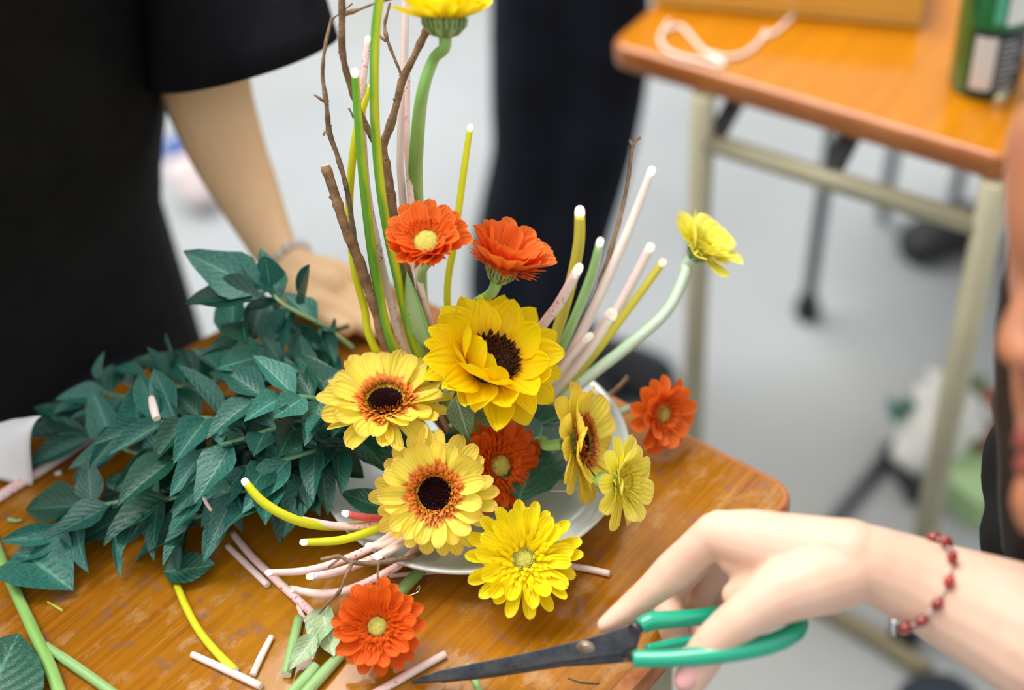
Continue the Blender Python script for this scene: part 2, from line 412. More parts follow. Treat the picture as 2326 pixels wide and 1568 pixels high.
for t, nm in ((.04, 'brace'), (.47, 'brace')):
    p = lgA.lerp(lgB, t); tube(nm, [(V((p.x, p.y, zA)), .010), (V((p.x, p.y, zA)) + dy*.10 + V((0, 0, -zA-.03)), .010)], METALD, tb2, 8, 1)
# metal chair folded out under the far table
ch = thing('metal_chair', 'dark grey metal chair standing in the shade under the rear table', 'chair', (.6, 1.1, -.7))
for (x, y) in ((1832, 718), (2003, 505), (2165, 470)):
    p = pz(x, y, -.7); tube('leg', [(V((p.x, p.y, -.69)), .010), (V((p.x+.02, p.y+.02, -.27)), .010)], METALD, ch, 10, 1)
p4 = pz(2320, 640, -.7); tube('leg', [(V((p4.x, p4.y, -.69)), .010), (V((p4.x, p4.y+.02, -.27)), .010)], METALD, ch, 10, 1)
q = pz(1832, 718, -.7)
put('rubber_foot', mesh('rubber_foot', *lathe([(.016, 0), (.02, .01), (.017, .03), (.011, .04)], 12)), RUBBER, ch, M4.Translation(V((q.x, q.y, -.699))))
put('seat', mesh('seat', *box_geo((.50, .93, -.275), (.90, 1.28, -.255)), None), METALD, ch)

# ------------------------------------------------------------------ flower building blocks
def petal_mesh(kind, curl=0.0, cup=.25, tw=0.0, notch=.0, wav=0.0):
    rows, cols = 8, 4; vs, fs, uv = [], [], []
    for i in range(rows+1):
        t = (0, .16, .34, .52, .68, .82, .92, .975, 1)[i]
        if kind == 'sun': w_ = (math.sin(math.pi*min(1, t**.85*.97+.03))**.62)*.46 + .08*(1-t)
        else:
            w_ = .5*(.40 + .60*math.sin(min(1, t/.66)*math.pi/2))
            if t > .78: w_ *= math.sqrt(max(0.05, 1 - ((t-.78)/.22)**2*.95))
        z0 = curl*t*t
        for j in range(cols+1):
            s = j/cols*2-1; x = t*(1 - .12*curl*curl*t)
            xx = x - (notch*math.cos(s*math.pi*1.5)*.03 if i == rows else 0)
            z = z0 + cup*w_*.3*(s*s) + wav*.05*math.sin(t*7+s*2)*t - .02*(1-abs(s))*(1 if kind != 'sun' else 1.5)*math.sin(t*math.pi)
            y = s*w_; a = tw*t; vs.append(V((xx, y*math.cos(a), z + y*math.sin(a)))); uv.append((j/cols, t))
    for i in range(rows):
        for j in range(cols):
            a = i*(cols+1)+j; fs.append((a, a+cols+1, a+cols+2, a+1))
    return mesh('petal', vs, fs, uv)
_pc = {}
def petals(kind, mat, key):
    k = (kind, mat.name, key)
    if k not in _pc:
        L = []
        for c in range(4):
            me = petal_mesh(kind, curl=ru(-.18, .12) if kind != 'sun' else ru(-.35, .3), cup=ru(.2, .9), tw=ru(-.25, .25) if kind != 'sun' else ru(-.35, .35), notch=ru(0, 1), wav=ru(0, .8) if kind != 'sun' else ru(.3, 1.2))
            me.materials.append(mat); L.append(me)
        _pc[k] = L
    return random.choice(_pc[k])
def add_petal(par, fr, th, r0, z0, elev, L, Wd, mat, kind='ger', name='petal', roll=0, me=None):
    me = me or petals(kind, mat, 0)
    m = fr @ M4.Rotation(th, 4, 'Z') @ M4.Translation(V((r0, 0, z0))) @ M4.Rotation(-elev, 4, 'Y') @ M4.Rotation(roll, 4, 'X') @ M4.Diagonal(V((L, Wd, L, 1)))
    return put(name, me, None, par, m)
def floret_ring(par, name, fr, n, ra, rb, za, zb, La, Lb, ea, eb, wd, mat, jit=.25):
    """hundreds of tiny ray florets / stamens as one mesh"""
    vs, fs, uv = [], [], []
    for i in range(n):
        t = math.sqrt((i+.5)/n); th = i*2.39996 + ru(-.1, .1)
        r = ra + (rb-ra)*t; z = za + (zb-za)*t; L = (La + (Lb-La)*t)*ru(1-jit, 1+jit); e = ea + (eb-ea)*t + ru(-.15, .15)
        m = fr @ M4.Rotation(th, 4, 'Z') @ M4.Translation(V((r, 0, z))) @ M4.Rotation(-e, 4, 'Y')
        o = len(vs); ww = wd*ru(.8, 1.2)
        for (x, y, zz, u, v) in ((0, -.4, 0, 0, 0), (0, .4, 0, 1, 0), (.55, -.5, .1, 0, .5), (.55, .5, .1, 1, .5), (.55, 0, .22, .5, .5), (1, 0, 0, .5, 1)):
            vs.append(m @ V((x*L, y*ww, zz*ww))); uv.append((u, v))
        fs += [(o, o+2, o+4), (o, o+4, o+1), (o+1, o+4, o+3), (o+2, o+5, o+4), (o+4, o+5, o+3)]
    me = mesh(name, vs, fs, uv); mw = recenter(me); ob = put(name, me, mat, par, mw); ob['kind'] = 'stuff'; return ob
def dome(par, name, fr, r, h, mat, seed=0, rough=.12):
    prof = []; vs, fs, uv = lathe([(r*math.cos(a), h*math.sin(a)) for a in [math.pi/2*k/9 for k in range(9)]] + [(1e-4, h)], 28)
    vs = [v * (1 + rough*mnoise.noise(v*900)) for v in vs]
    return put(name, mesh(name, [fr @ v for v in vs], fs, uv), mat, par)
def fmat(name, a, b, rough=.6):
    m = Mat(name, rough); u, v = m.uv(); m.col(m.ramp(v, [(.35, a), (.85, b)])); return m.m
FM = {
 'rust': fmat('floret_rust', (204, 96, 16), (232, 140, 40)), 'maroon': fmat('floret_maroon', (22, 3, 6), (74, 16, 22), .8),
 'stamen': fmat('stamen_gold', (150, 60, 8), (246, 176, 40)), 'oran': fmat('floret_orange', (226, 78, 6), (250, 150, 30)),
 'lime': fmat('floret_lime', (196, 190, 70), (226, 216, 110)), 'cream': fmat('floret_cream', (228, 214, 110), (250, 244, 190)),
 'gold': fmat('floret_yellow', (236, 190, 0), (252, 226, 30)), 'brown': fmat('floret_brown', (48, 18, 8), (104, 58, 24)),
}
DARKD = simple('disc_maroon', (16, 3, 5), .95, (30, 6, 8), 500, .8, Specular_IOR_Level=.05)
LIMED = simple('disc_lime', (190, 188, 76), .7, (212, 206, 100), 500, .8)
BROWND = simple('disc_brown', (60, 28, 14), .8, (92, 54, 26), 300, .8)
def flower_frame(c, nrm):
    n = cv(nrm); rx = cv((1, 0, 0)); return frame(c, rx - n*rx.dot(n), n)
def calyx(par, fr, r, h, mat=None, kind='ger'):
    prof = [(r*.30, -h), (r*.62, -h*.9), (r*.9, -h*.55), (r*1.0, -h*.1), (r*.95, 0)]
    o = put('calyx', mesh('calyx', *[(list(map(lambda v: fr @ v, g)) if i == 0 else g) for i, g in enumerate(lathe(prof, 32))]), mat or CALYX, par)
    vs, fs, uv = [], [], []
    for k in range(26):                      # overlapping green bracts
        th = k*2*math.pi/26; m = fr @ M4.Rotation(th, 4, 'Z')
        o2 = len(vs)
        for (a, b, wv) in ((.62, -.85, .07), (.98, -.4, .09), (1.06, .12, .02)):
            for s in (-1, 1): vs.append(m @ V((r*a*1.03, s*r*wv, h*b))); uv.append((.5+s*.5, a))
        fs += [(o2, o2+1, o2+3, o2+2), (o2+2, o2+3, o2+5, o2+4)]
    put('bracts', mesh('bracts', vs, fs, uv), CALYX, o)['kind'] = 'stuff'
def gerbera(label, cx, cy, d, rpx, nrm, mat, style, stem, smat='green', n=(22, 20), elev=(12, 30), efun=None, sr=.0036, Lk=1.0, keep=None, wk=1.0, group=None, ck=.27):
    c = pd(cx, cy, d); R = px(rpx, d); fr = flower_frame(c, nrm)
    g = thing('gerbera', label, 'flower', stem[-1][0], group)
    r0 = R*.20
    for lay in range(len(n)):
        for i in range(n[lay]):
            th = 2*math.pi*(i + .5*lay)/n[lay] + ru(-.09, .09)
            if keep and not keep(th % (2*math.pi)): continue
            e = math.radians(elev[lay] + ru(-7, 7)) + (efun(th) if efun else 0)
            L = (R - r0)*Lk*(1.0 if lay == 0 else .86)*ru(.90, 1.06); wd = 2*math.pi*R/n[lay]*.80*wk*ru(.9, 1.1)
            add_petal(g, fr, th, r0, -.002 + .0025*lay, e, L, wd, mat, 'ger')
    h = R*.35
    if style == 'dark':
        floret_ring(g, 'inner_florets', fr, 230, R*.24, R*.38, .005, .003, R*.12, R*.17, 1.0, .25, R*.075, FM['rust'])
        dome(g, 'disc', fr @ M4.Translation(V((0, 0, .002))), R*.26, R*.06, DARKD)
        floret_ring(g, 'stamens', fr, 150, R*.225, R*.30, .006, .005, R*.07, R*.10, 1.5, 1.0, R*.026, FM['stamen'], .4)
        floret_ring(g, 'disc_florets', fr, 320, 0, R*.23, R*.07, R*.05, R*.045, R*.055, 1.5, 1.2, R*.026, FM['maroon'])
    elif style == 'orange':
        floret_ring(g, 'inner_florets', fr, 170, R*.18, R*.42, .006, .002, R*.14, R*.30, 1.15, .35, R*.075, mat)
        floret_ring(g, 'stamens', fr, 110, R*.19, R*.30, .007, .005, R*.07, R*.12, 1.4, 1.0, R*.024, FM['oran'], .4)
        dome(g, 'disc', fr @ M4.Translation(V((0, 0, .002))), R*.2, R*.08, LIMED)
        floret_ring(g, 'disc_florets', fr, 130, 0, R*.19, R*.08, R*.05, R*.04, R*.05, 1.5, 1.2, R*.035, FM['lime'])
    elif style == 'cream':
        floret_ring(g, 'inner_florets', fr, 150, R*.2, R*.42, .006, .002, R*.12, R*.26, 1.1, .4, R*.07, mat)
        floret_ring(g, 'stamens', fr, 230, R*.26, R*.44, .008, .006, R*.09, R*.13, 1.4, 1.0, R*.026, FM['oran'], .4)
        dome(g, 'disc', fr @ M4.Translation(V((0, 0, .003))), R*.27, R*.14, LIMED)
        floret_ring(g, 'disc_florets', fr, 240, 0, R*.27, R*.14, R*.07, R*.05, R*.06, 1.5, 1.2, R*.035, FM['cream'])
    else:
        floret_ring(g, 'inner_florets', fr, 160, R*.13, R*.40, .006, .002, R*.12, R*.34, 1.2, .3, R*.08, mat)
        dome(g, 'disc', fr @ M4.Translation(V((0, 0, .002))), R*.15, R*.07, LIMED)
        floret_ring(g, 'disc_florets', fr, 120, 0, R*.18, R*.08, R*.05, R*.05, R*.08, 1.5, 1.1, R*.03, FM['lime'] if style == 'yellow' else FM['gold'])
    calyx(g, fr, R*ck, R*min(.36, ck*1.1))
    st = [(fr @ V((0, 0, -R*.22)), sr*1.15), (fr @ V((0, 0, -R*.55)), sr)] + list(stem)
    tube('stem', st, SM[smat], g, 12, 6, capmat=CUT)
    return g, fr
def S(*pts, d=None, r=9):
    """stem points (x, y, depth[, radius px])"""
    return [(pd(p[0], p[1], p[2]), px(p[3] if len(p) > 3 else r, p[2])) for p in pts]
BASE = (1085, 1050, .985)

gerbera('large yellow gerbera with dark maroon eye at left, beside the pile of green leaves', 876, 916, .93, 158, (-.02, .70, .71), PM['gold'], 'dark',
        S((900, 985, .985), (1000, 1030, .99), BASE), n=(20, 17), elev=(10, 24), sr=.0034, wk=1.05)
gerbera('yellow gerbera with black eye facing forward, lowest centre of the bouquet', 988, 1122, .905, 147, (-.06, .12, .99), PM['gold'], 'dark',
        S((1020, 1090, .96), (1060, 1060, .985), BASE), n=(22, 19), elev=(9, 22), wk=1.1)
gerbera('orange gerbera with cream centre standing highest among the orange ones', 970, 556, .885, 112, (-.08, .45, .88), PM['orange'], 'cream',
        S((955, 640, .93), (985, 800, .96), (1050, 960, .985), BASE), n=(17, 16), elev=(30, 48), smat='light_green', wk=1.15,
        efun=lambda t: -.25*math.sin(t))
gerbera('orange gerbera seen from the side, showing its green calyx above the sunflower', 1142, 606, .92, 134, (.36, .80, .46), PM['orange'], 'orange',
        S((1070, 700, .95), (1040, 800, .965), (1060, 960, .985), BASE), n=(15, 14), elev=(48, 62), wk=1.1)
gerbera('deep orange gerbera with lime centre tucked behind the front yellow one', 1133, 1058, .945, 118, (.52, .02, .86), PM['deep'], 'orange',
        S((1090, 1050, .985), (1085, 1055, .99), (1080, 1060, 1.0)), n=(24, 22), elev=(6, 16))
gerbera('yellow gerbera turned edge-on to the right beneath the sunflower', 1316, 1005, .93, 146, (.93, .12, .36), PM['gold'], 'dark',
        S((1230, 1000, .965), (1170, 1020, .975), BASE), n=(16, 14), elev=(6, 22), wk=1.2)
gerbera('small pale yellow gerbera leaning over the right rim of the plate', 1412, 1095, .90, 112, (.80, .02, .52), PM['pale'], 'gold',
        S((1370, 1080, .93), (1290, 1090, .955), (1180, 1080, .975), BASE), n=(10, 8), elev=(12, 34), wk=.8)
gerbera('all-yellow gerbera with greenish centre hanging over the front rim of the plate', 1190, 1271, .893, 134, (.02, .30, .95), PM['lemon'], 'yellow',
        S((1170, 1200, .94), (1120, 1120, .97), BASE), n=(18, 15), elev=(8, 24), wk=.82)
gerbera('orange gerbera lying lowest at the front edge with a bent green stem', 858, 1424, .868, 108, (-.02, .22, .97), PM['deep'], 'orange',
        S((905, 1350, .91, 15), (960, 1290, .935, 14), (1010, 1210, .96, 12), (1060, 1100, .98, 10)), smat='light_green', n=(17, 17), elev=(8, 30), wk=1.05)
gerbera('small orange gerbera with pale yellow florets at the far right of the bouquet', 1503, 940, .99, 94, (.60, -.12, .78), PM['orange'], 'orange',
        S((1440, 925, 1.01), (1370, 955, 1.01), (1250, 1010, 1.0), (1120, 1050, 1.0)), smat='pale_green', n=(13, 11), elev=(8, 32), wk=.95)
gerbera('sparse yellow blossom with few petals at the end of the long right-hand stem', 1592, 565, .985, 108, (.55, .66, .50), PM['pale'], 'gold',
        S((1556, 625, .99, 13), (1512, 710, .985, 13), (1422, 790, .985, 14), (1320, 870, .985, 14), (1200, 980, .99, 12), BASE), smat='pale_green', n=(6, 3), elev=(20, 44), wk=.62)
gerbera('yellow gerbera cropped at the top of the picture on a tall fuzzy stem', 1010, 40, .835, 122, (.02, .95, .28), PM['lemon'], 'yellow',
        S((985, 135, .855, 13), (960, 210, .86, 14), (948, 310, .885, 16), (944, 420, .925, 17), (955, 560, .95, 14), (962, 700, .96, 13), (1000, 860, .97, 13), BASE), smat='green', n=(19, 17), elev=(20, 36), ck=.42)

# sunflower
def sunflower():
    cx, cy, d = 1116, 822, .915; c = pd(cx, cy, d); R = px(172, d); fr = flower_frame(c, (.22, .46, .86))
    g = thing('sunflower', 'big golden sunflower with brown disc in the middle of the bouquet', 'flower', pd(*BASE))
    r0 = px(62, d)
    for lay, (n, el, lk) in enumerate(((13, 2, 1.0), (12, 18, .97), (9, 36, .8))):
        for i in range(n):
            th = 2*math.pi*(i + .37*lay)/n + ru(-.08, .08); down = math.sin(th - 2.2)   # + towards upper left
            near = max(0, math.cos(th - math.radians(228)))
            e = math.radians(el + ru(-9, 9)) + near*.25
            add_petal(g, fr, th, r0*.95, -.003+.003*lay, e, (R - r0)*lk*ru(.9, 1.12), px(84, d)*ru(.85, 1.15), PM['sun'], 'sun', roll=ru(-.3, .3))
    for th, e, L, wv in ((2.9, 58, .95, 84), (3.45, 82, .78, 84), (4.05, 92, .62, 78), (4.6, 74, .55, 78)):  # folded over the disc
        add_petal(g, fr, th, r0*.98, .004, math.radians(e), (R-r0)*L, px(wv, d), PM['sun'], 'sun', roll=ru(-.2, .2), me=(lambda m: (m.materials.append(PM['sun']), m)[1])(petal_mesh('sun', .45, .9, ru(-.3, .3), 0, .6)))
    dome(g, 'disc', fr, r0*.95, .007, BROWND)
    floret_ring(g, 'disc_florets', fr, 520, 0, r0*.98, .007, .002, .003, .006, 1.5, 1.2, .0016, FM['brown'], .4)
    calyx(g, fr, r0*.8, .016)
    for i in range(14):
        th = i*2*math.pi/14; add_petal(g, fr, th, r0*.7, -.010, math.radians(-8+ru(-12, 12)), px(88, d), px(44, d), SLEAF, 'sun', 'sepal')
    st = [(fr @ V((0, 0, -.014)), .0055), (fr @ V((0, 0, -.05)), .005), (pd(*BASE), .005)]
    tube('stem', st, SM['green'], g, 12, 6, capmat=CUT)
    return g
sfl = sunflower()

# ------------------------------------------------------------------ leaves
def leaf_mesh(wd=.42, fold=.35, curl=.15, tw=0, wav=0, tri=0):
    rows, cols = 7, 4; vs, fs, uv = [], [], []
    for i in range(rows+1):
        t = i/rows; w_ = wd*.5*(math.sin(math.pi*(t**.72)))**.85 if 0 < t < 1 else (.012 if t == 0 else .002)
        if tri: w_ = wd*.5*min(1, t/.35)*(1-t)**.75*1.45 if 0 < t < 1 else (.012 if t == 0 else .002)
        for j in range(cols+1):
            s = j/cols*2-1; z = -curl*t*t + fold*abs(s)*w_ + wav*.04*math.sin(t*9+s)*abs(s); y = s*w_*math.cos(fold*.6); a = tw*t
            vs.append(V((t*(1-.1*abs(curl)), y*math.cos(a), z+y*math.sin(a)))); uv.append((j/cols, t))
    for i in range(rows):
        for j in range(cols): a = i*(cols+1)+j; fs.append((a, a+cols+1, a+cols+2, a+1))
    return mesh('leaf', vs, fs, uv)
LV = []
for k in range(8):
    me = leaf_mesh(ru(.40, .58), ru(.3, 1.0), ru(-.1, .3), ru(-.4, .4), ru(0, 1), k % 2); me.materials.append(LEAF if k % 4 else LEAFD); LV.append(me)
def add_leaf(par, a, b, nrm, me=None, name='leaf', wk=1.0):
    L = (b-a).length; m = frame(a, b-a, nrm) @ M4.Diagonal(V((L, L*wk, L, 1)))
    return put(name, me or random.choice(LV), None, par, m)
def leaf_of(mat, **k):
    me = leaf_mesh(**k); me.materials.append(mat); return me
# branches: (label, stem pixels with heights, number of leaves, leaf length)
def zp(x, y, z): return pz(x, y, z)
BR = [
 ('leafy branch reaching farthest left over the white paper, tips pointing left', [(700,1010,.035),(520,1030,.045),(360,1040,.04),(255,1010,.03),(190,985,.022)], 9,
   [((205,992),(75,908),.02,.035),((205,992),(28,1003),.02,.015),((262,1015),(205,880),.03,.06),((250,1045),(150,1090),.025,.01)]),
 ('leafy branch curling down to the lower left edge of the table', [(560,1090,.03),(400,1110,.035),(270,1140,.03),(180,1165,.02),(140,1230,.012)], 8,
   [((190,1150),(45,1150),.02,.012),((150,1215),(20,1290),.012,.004),((175,1165),(120,1240),.02,.006)]),
 ('upright sprig rising in front of the resting hand and wrist', [(800,790,.05),(730,738,.085),(650,695,.11),(610,660,.12)], 2,
   [((605,665),(418,575),.12,.14),((595,680),(412,675),.12,.12),((610,655),(540,590),.12,.135),((612,655),(607,565),.12,.16),((690,690),(715,600),.10,.14),((650,700),(610,770),.10,.08),
    ((720,735),(640,660),.09,.10),((735,742),(760,830),.085,.07),((560,700),(640,690),.10,.11)]),
 ('slim light stem with sparse leaves bending up between shirt and pile', [(470,900,.035),(500,840,.06),(535,765,.085),(566,700,.11)], 4,
   [((478,880),(300,800),.04,.06),((405,850),(385,755),.04,.08),((560,710),(600,680),.11,.11)]),
 ('leafy branch along the back of the pile against the black shirt', [(720,880,.04),(560,860,.06),(400,880,.055),(280,900,.045),(220,880,.04)], 11,
   [((250,895),(120,900),.04,.045),((230,880),(225,800),.04,.07),((330,850),(250,830),.05,.05),((380,860),(330,790),.05,.07),((260,930),(165,955),.04,.03)]),
 ('leafy branch with broad leaves in the middle of the pile', [(760,940,.04),(640,970,.07),(540,1000,.075),(440,1030,.06),(330,1060,.045)], 12, [((562,1005),(475,1000),.075,.07)]),
 ('leafy branch lying along the front of the pile', [(700,1060,.03),(580,1110,.045),(470,1120,.045),(360,1140,.035),(270,1180,.02)], 12,
   [((280,1170),(170,1240),.02,.008),((340,1170),(275,1240),.03,.012)]),
 ('leafy branch with leaves drooping over the front of the table', [(680,1080,.03),(600,1130,.04),(520,1150,.04),(450,1175,.03),(430,1195,.02)], 8,
   [((470,1180),(300,1270),.03,.003),((430,1190),(390,1280),.03,.003),((520,1170),(550,1215),.035,.012),((410,1240),(405,1300),.02,.004),((560,1150),(500,1200),.035,.01)]),
 ('leafy branch pressed against the left rim of the plate', [(800,980,.05),(740,1040,.05),(690,1080,.045),(640,1120,.035)], 10,
   [((700,1090),(715,1150),.04,.015),((720,1000),(835,1090),.06,.03),((640,1110),(605,1170),.035,.01),((760,1010),(745,1120),.05,.02),((690,1040),(600,1130),.045,.03)]),
 ('leafy branch at the back beside the yellow gerbera', [(800,900,.05),(700,850,.07),(620,800,.08),(560,770,.08)], 12, [((640,830),(600,760),.08,.10),((700,850),(680,760),.07,.09)]),
 ('branch of dark leaves deep in the back right of the pile', [(790,860,.03),(720,830,.045),(660,790,.05)], 10, [((760,760),(790,735),.04,.06),((700,800),(640,740),.05,.07)]),
 ('leafy branch filling the left centre of the pile', [(600,960,.05),(470,950,.07),(360,960,.065),(270,970,.05)], 13, []),
 ('leafy branch under the middle of the pile', [(640,1000,.02),(520,1060,.03),(400,1080,.03),(290,1100,.02)], 13, []),
 ('leafy branch at the upper right of the pile behind the stalk', [(820,940,.06),(740,910,.08),(660,900,.09),(560,910,.09)], 11, []),
 ('leafy branch in the lower middle of the pile next to the yellow stalk tip', [(760,1010,.05),(660,1040,.06),(560,1060,.055),(450,1090,.04)], 12, []),
]
for (lab, st, n, man) in BR:
    P = [zp(*s) for s in st]; t0 = thing('leafy_branch', lab, 'branch', zp(st[0][0], st[0][1], 0))
    Sx = catmull([(p, .0016) for p in P], 8); tube('stem', [(p, .0019 - .0008*i/len(P)) for i, p in enumerate(P)], SM['light_green'] if 'light' in lab or 'sprig' in lab else SM['branch'], t0, 8, 6)
    for i in range(n):
        k = int((i+.6)/n*(len(Sx)-2)); p = Sx[k][0]; tg = (Sx[k+1][0]-p).normalized(); side = tg.cross(V((0, 0, 1))).normalized()*(1 if i % 2 else -1)
        d0 = (tg*ru(.1, .9) + side*ru(.5, 1.1) + V((0, 0, ru(-.25, .35)))).normalized(); L = ru(.036, .053)
        b = p + d0*L; b.z = max(b.z, .004)
        nm = V((ru(-.5, .5), ru(-.7, .3), 1))
        add_leaf(t0, p, b, nm)
    for (a, b, za, zb) in man:
        add_leaf(t0, zp(a[0], a[1], za), zp(b[0], b[1], zb), cv((ru(-.3, .3), ru(.3, .9), .7)), wk=ru(.95, 1.15))
# single leaves
def one_leaf(name, label, cat, a, b, nrm, mat, **k):
    wk = k.pop('wk', 1.0); me = leaf_of(mat, **k); L = (b-a).length; m = frame(a, b-a, nrm) @ M4.Diagonal(V((L, L*wk, L, 1)))
    return tag(put(name, me, None, None, m), label, cat)
one_leaf('leaf', 'single dark green leaf lying on the wood above the yellow cut stalk', 'leaf', zp(372,1300,.004), zp(495,1285,.010), V((0,-.3,1)), LEAFD, wd=.62, fold=.3, curl=-.05, wav=1)
one_leaf('leaf', 'folded broad dark leaf at left edge under the green stem', 'leaf', zp(50,1255,.006), zp(160,1330,.012), V((.1,-.2,1)), LEAF, wd=1.0, fold=.5, curl=.1)
one_leaf('leaf', 'narrow curled leaf hanging off the front of the pile', 'leaf', zp(262,1215,.02), zp(268,1320,.003), V((.5,-.2,1)), LEAF, wd=.22, fold=.5, curl=-.2)
one_leaf('leaf', 'large dark leaf cut off by the lower left corner', 'leaf', zp(-60,1660,.008), zp(40,1430,.012), V((.1,-.2,1)), LEAFD, wd=.95, fold=.25, curl=.05)
one_leaf('leaf', 'dark leaf resting inside the left rim of the plate', 'leaf', zp(880,1160,.03), zp(772,1115,.04), V((0,0,1)), LEAFD, wd=.62, fold=.2, curl=.05)
one_leaf('leaf', 'broad dark leaf in the plate behind the deep orange gerbera', 'leaf', zp(1180,1140,.03), zp(1255,890,.05), V((.1,-.4,1)), LEAFD, wd=.55, fold=.25, curl=.1)
one_leaf('leaf', 'broad dark leaf in the plate under the edge-on yellow gerbera', 'leaf', zp(1110,1010,.03), zp(1300,930,.05), V((.1,-.5,1)), LEAFD, wd=.6, fold=.25, curl=.1)
one_leaf('leaf', 'dark leaf between the two dark-eyed yellow gerberas', 'leaf', zp(930,1040,.04), zp(760,960,.05), V((.0,-.4,1)), LEAFD, wd=.6, fold=.25, curl=.1)
for (a, b, lab) in (((1035,900,.90),(1065,1000,.90),'crinkled'), ((1065,915,.91),(1150,965,.90),'crinkled'), ((985,800,.93),(1000,930,.94),'narrow')):
    me = leaf_of(SLEAF, wd=.62 if lab == 'crinkled' else .3, fold=.4, curl=.25, wav=1.5); A, B = pd(*a), pd(*b); L = (B-A).length
    put('leaf', me, None, sfl, frame(A, B-A, cv((-.1, .3, 1))) @ M4.Scale(L, 4))
wt = thing('wilted_leaf', 'limp pale green leaf crumpled on the table beside the lowest orange gerbera', 'leaf', zp(725,1400,0))
for a, b, w0, nm in (((745,1375),(715,1505),.5,(-.2,.2,1)), ((720,1440),(655,1530),.45,(.3,0,1)), ((735,1400),(760,1500),.6,(.1,-.3,1))):
    A, B = zp(a[0], a[1], .012), zp(b[0], b[1], .004); put('leaf_lobe', leaf_of(LEAFP, wd=w0, fold=.5, curl=-.1, wav=2), None, wt, frame(A, B-A, V(nm)) @ M4.Scale((B-A).length, 4))
# leaf sheath among the stalks
bl = leaf_of(SM['light_green'], wd=.28, fold=.9, curl=.02); A, B = pd(975, 790, .95), pd(925, 625, .925)
tag(put('leaf', bl, None, None, frame(A, B-A, cv((-.3, 0, 1))) @ M4.Scale((B-A).length*1.05, 4)), 'long pale green blade standing left of the sunflower', 'leaf')

# ------------------------------------------------------------------ plate
def plate():
    prof = [(1e-4, .004), (.06, .004), (.070, .006), (.088, .015), (.103, .0275), (.1060, .0292), (.107, .0285), (.1062, .026), (.090, .012), (.074, .001), (.066, 0), (.064, .002), (1e-4, .002)]
    c = pz(1080, 1299, .03) + V((.003, .1065, 0)); c.z = .0005
    p = tag(put('plate', mesh('plate', *lathe(prof, 96)), PLATE, None, M4.Translation(c)), 'round white ceramic plate holding the flower arrangement', 'plate'); return c
pc = plate()
kz = thing('flower_foam', 'block of green floral foam in the plate holding the stems', 'foam', (pc.x, pc.y+.005, .006))
me = mesh('foam_block', *box_geo((-.028, -.022, .0), (.028, .022, .026)), None, False)
put('foam_block', me, simple('foam', (60, 84, 52), .95, (76, 100, 64), 200, .8), kz, M4.Translation(V((pc.x, pc.y+.005, .006))) @ M4.Rotation(.3, 4, 'Z'))

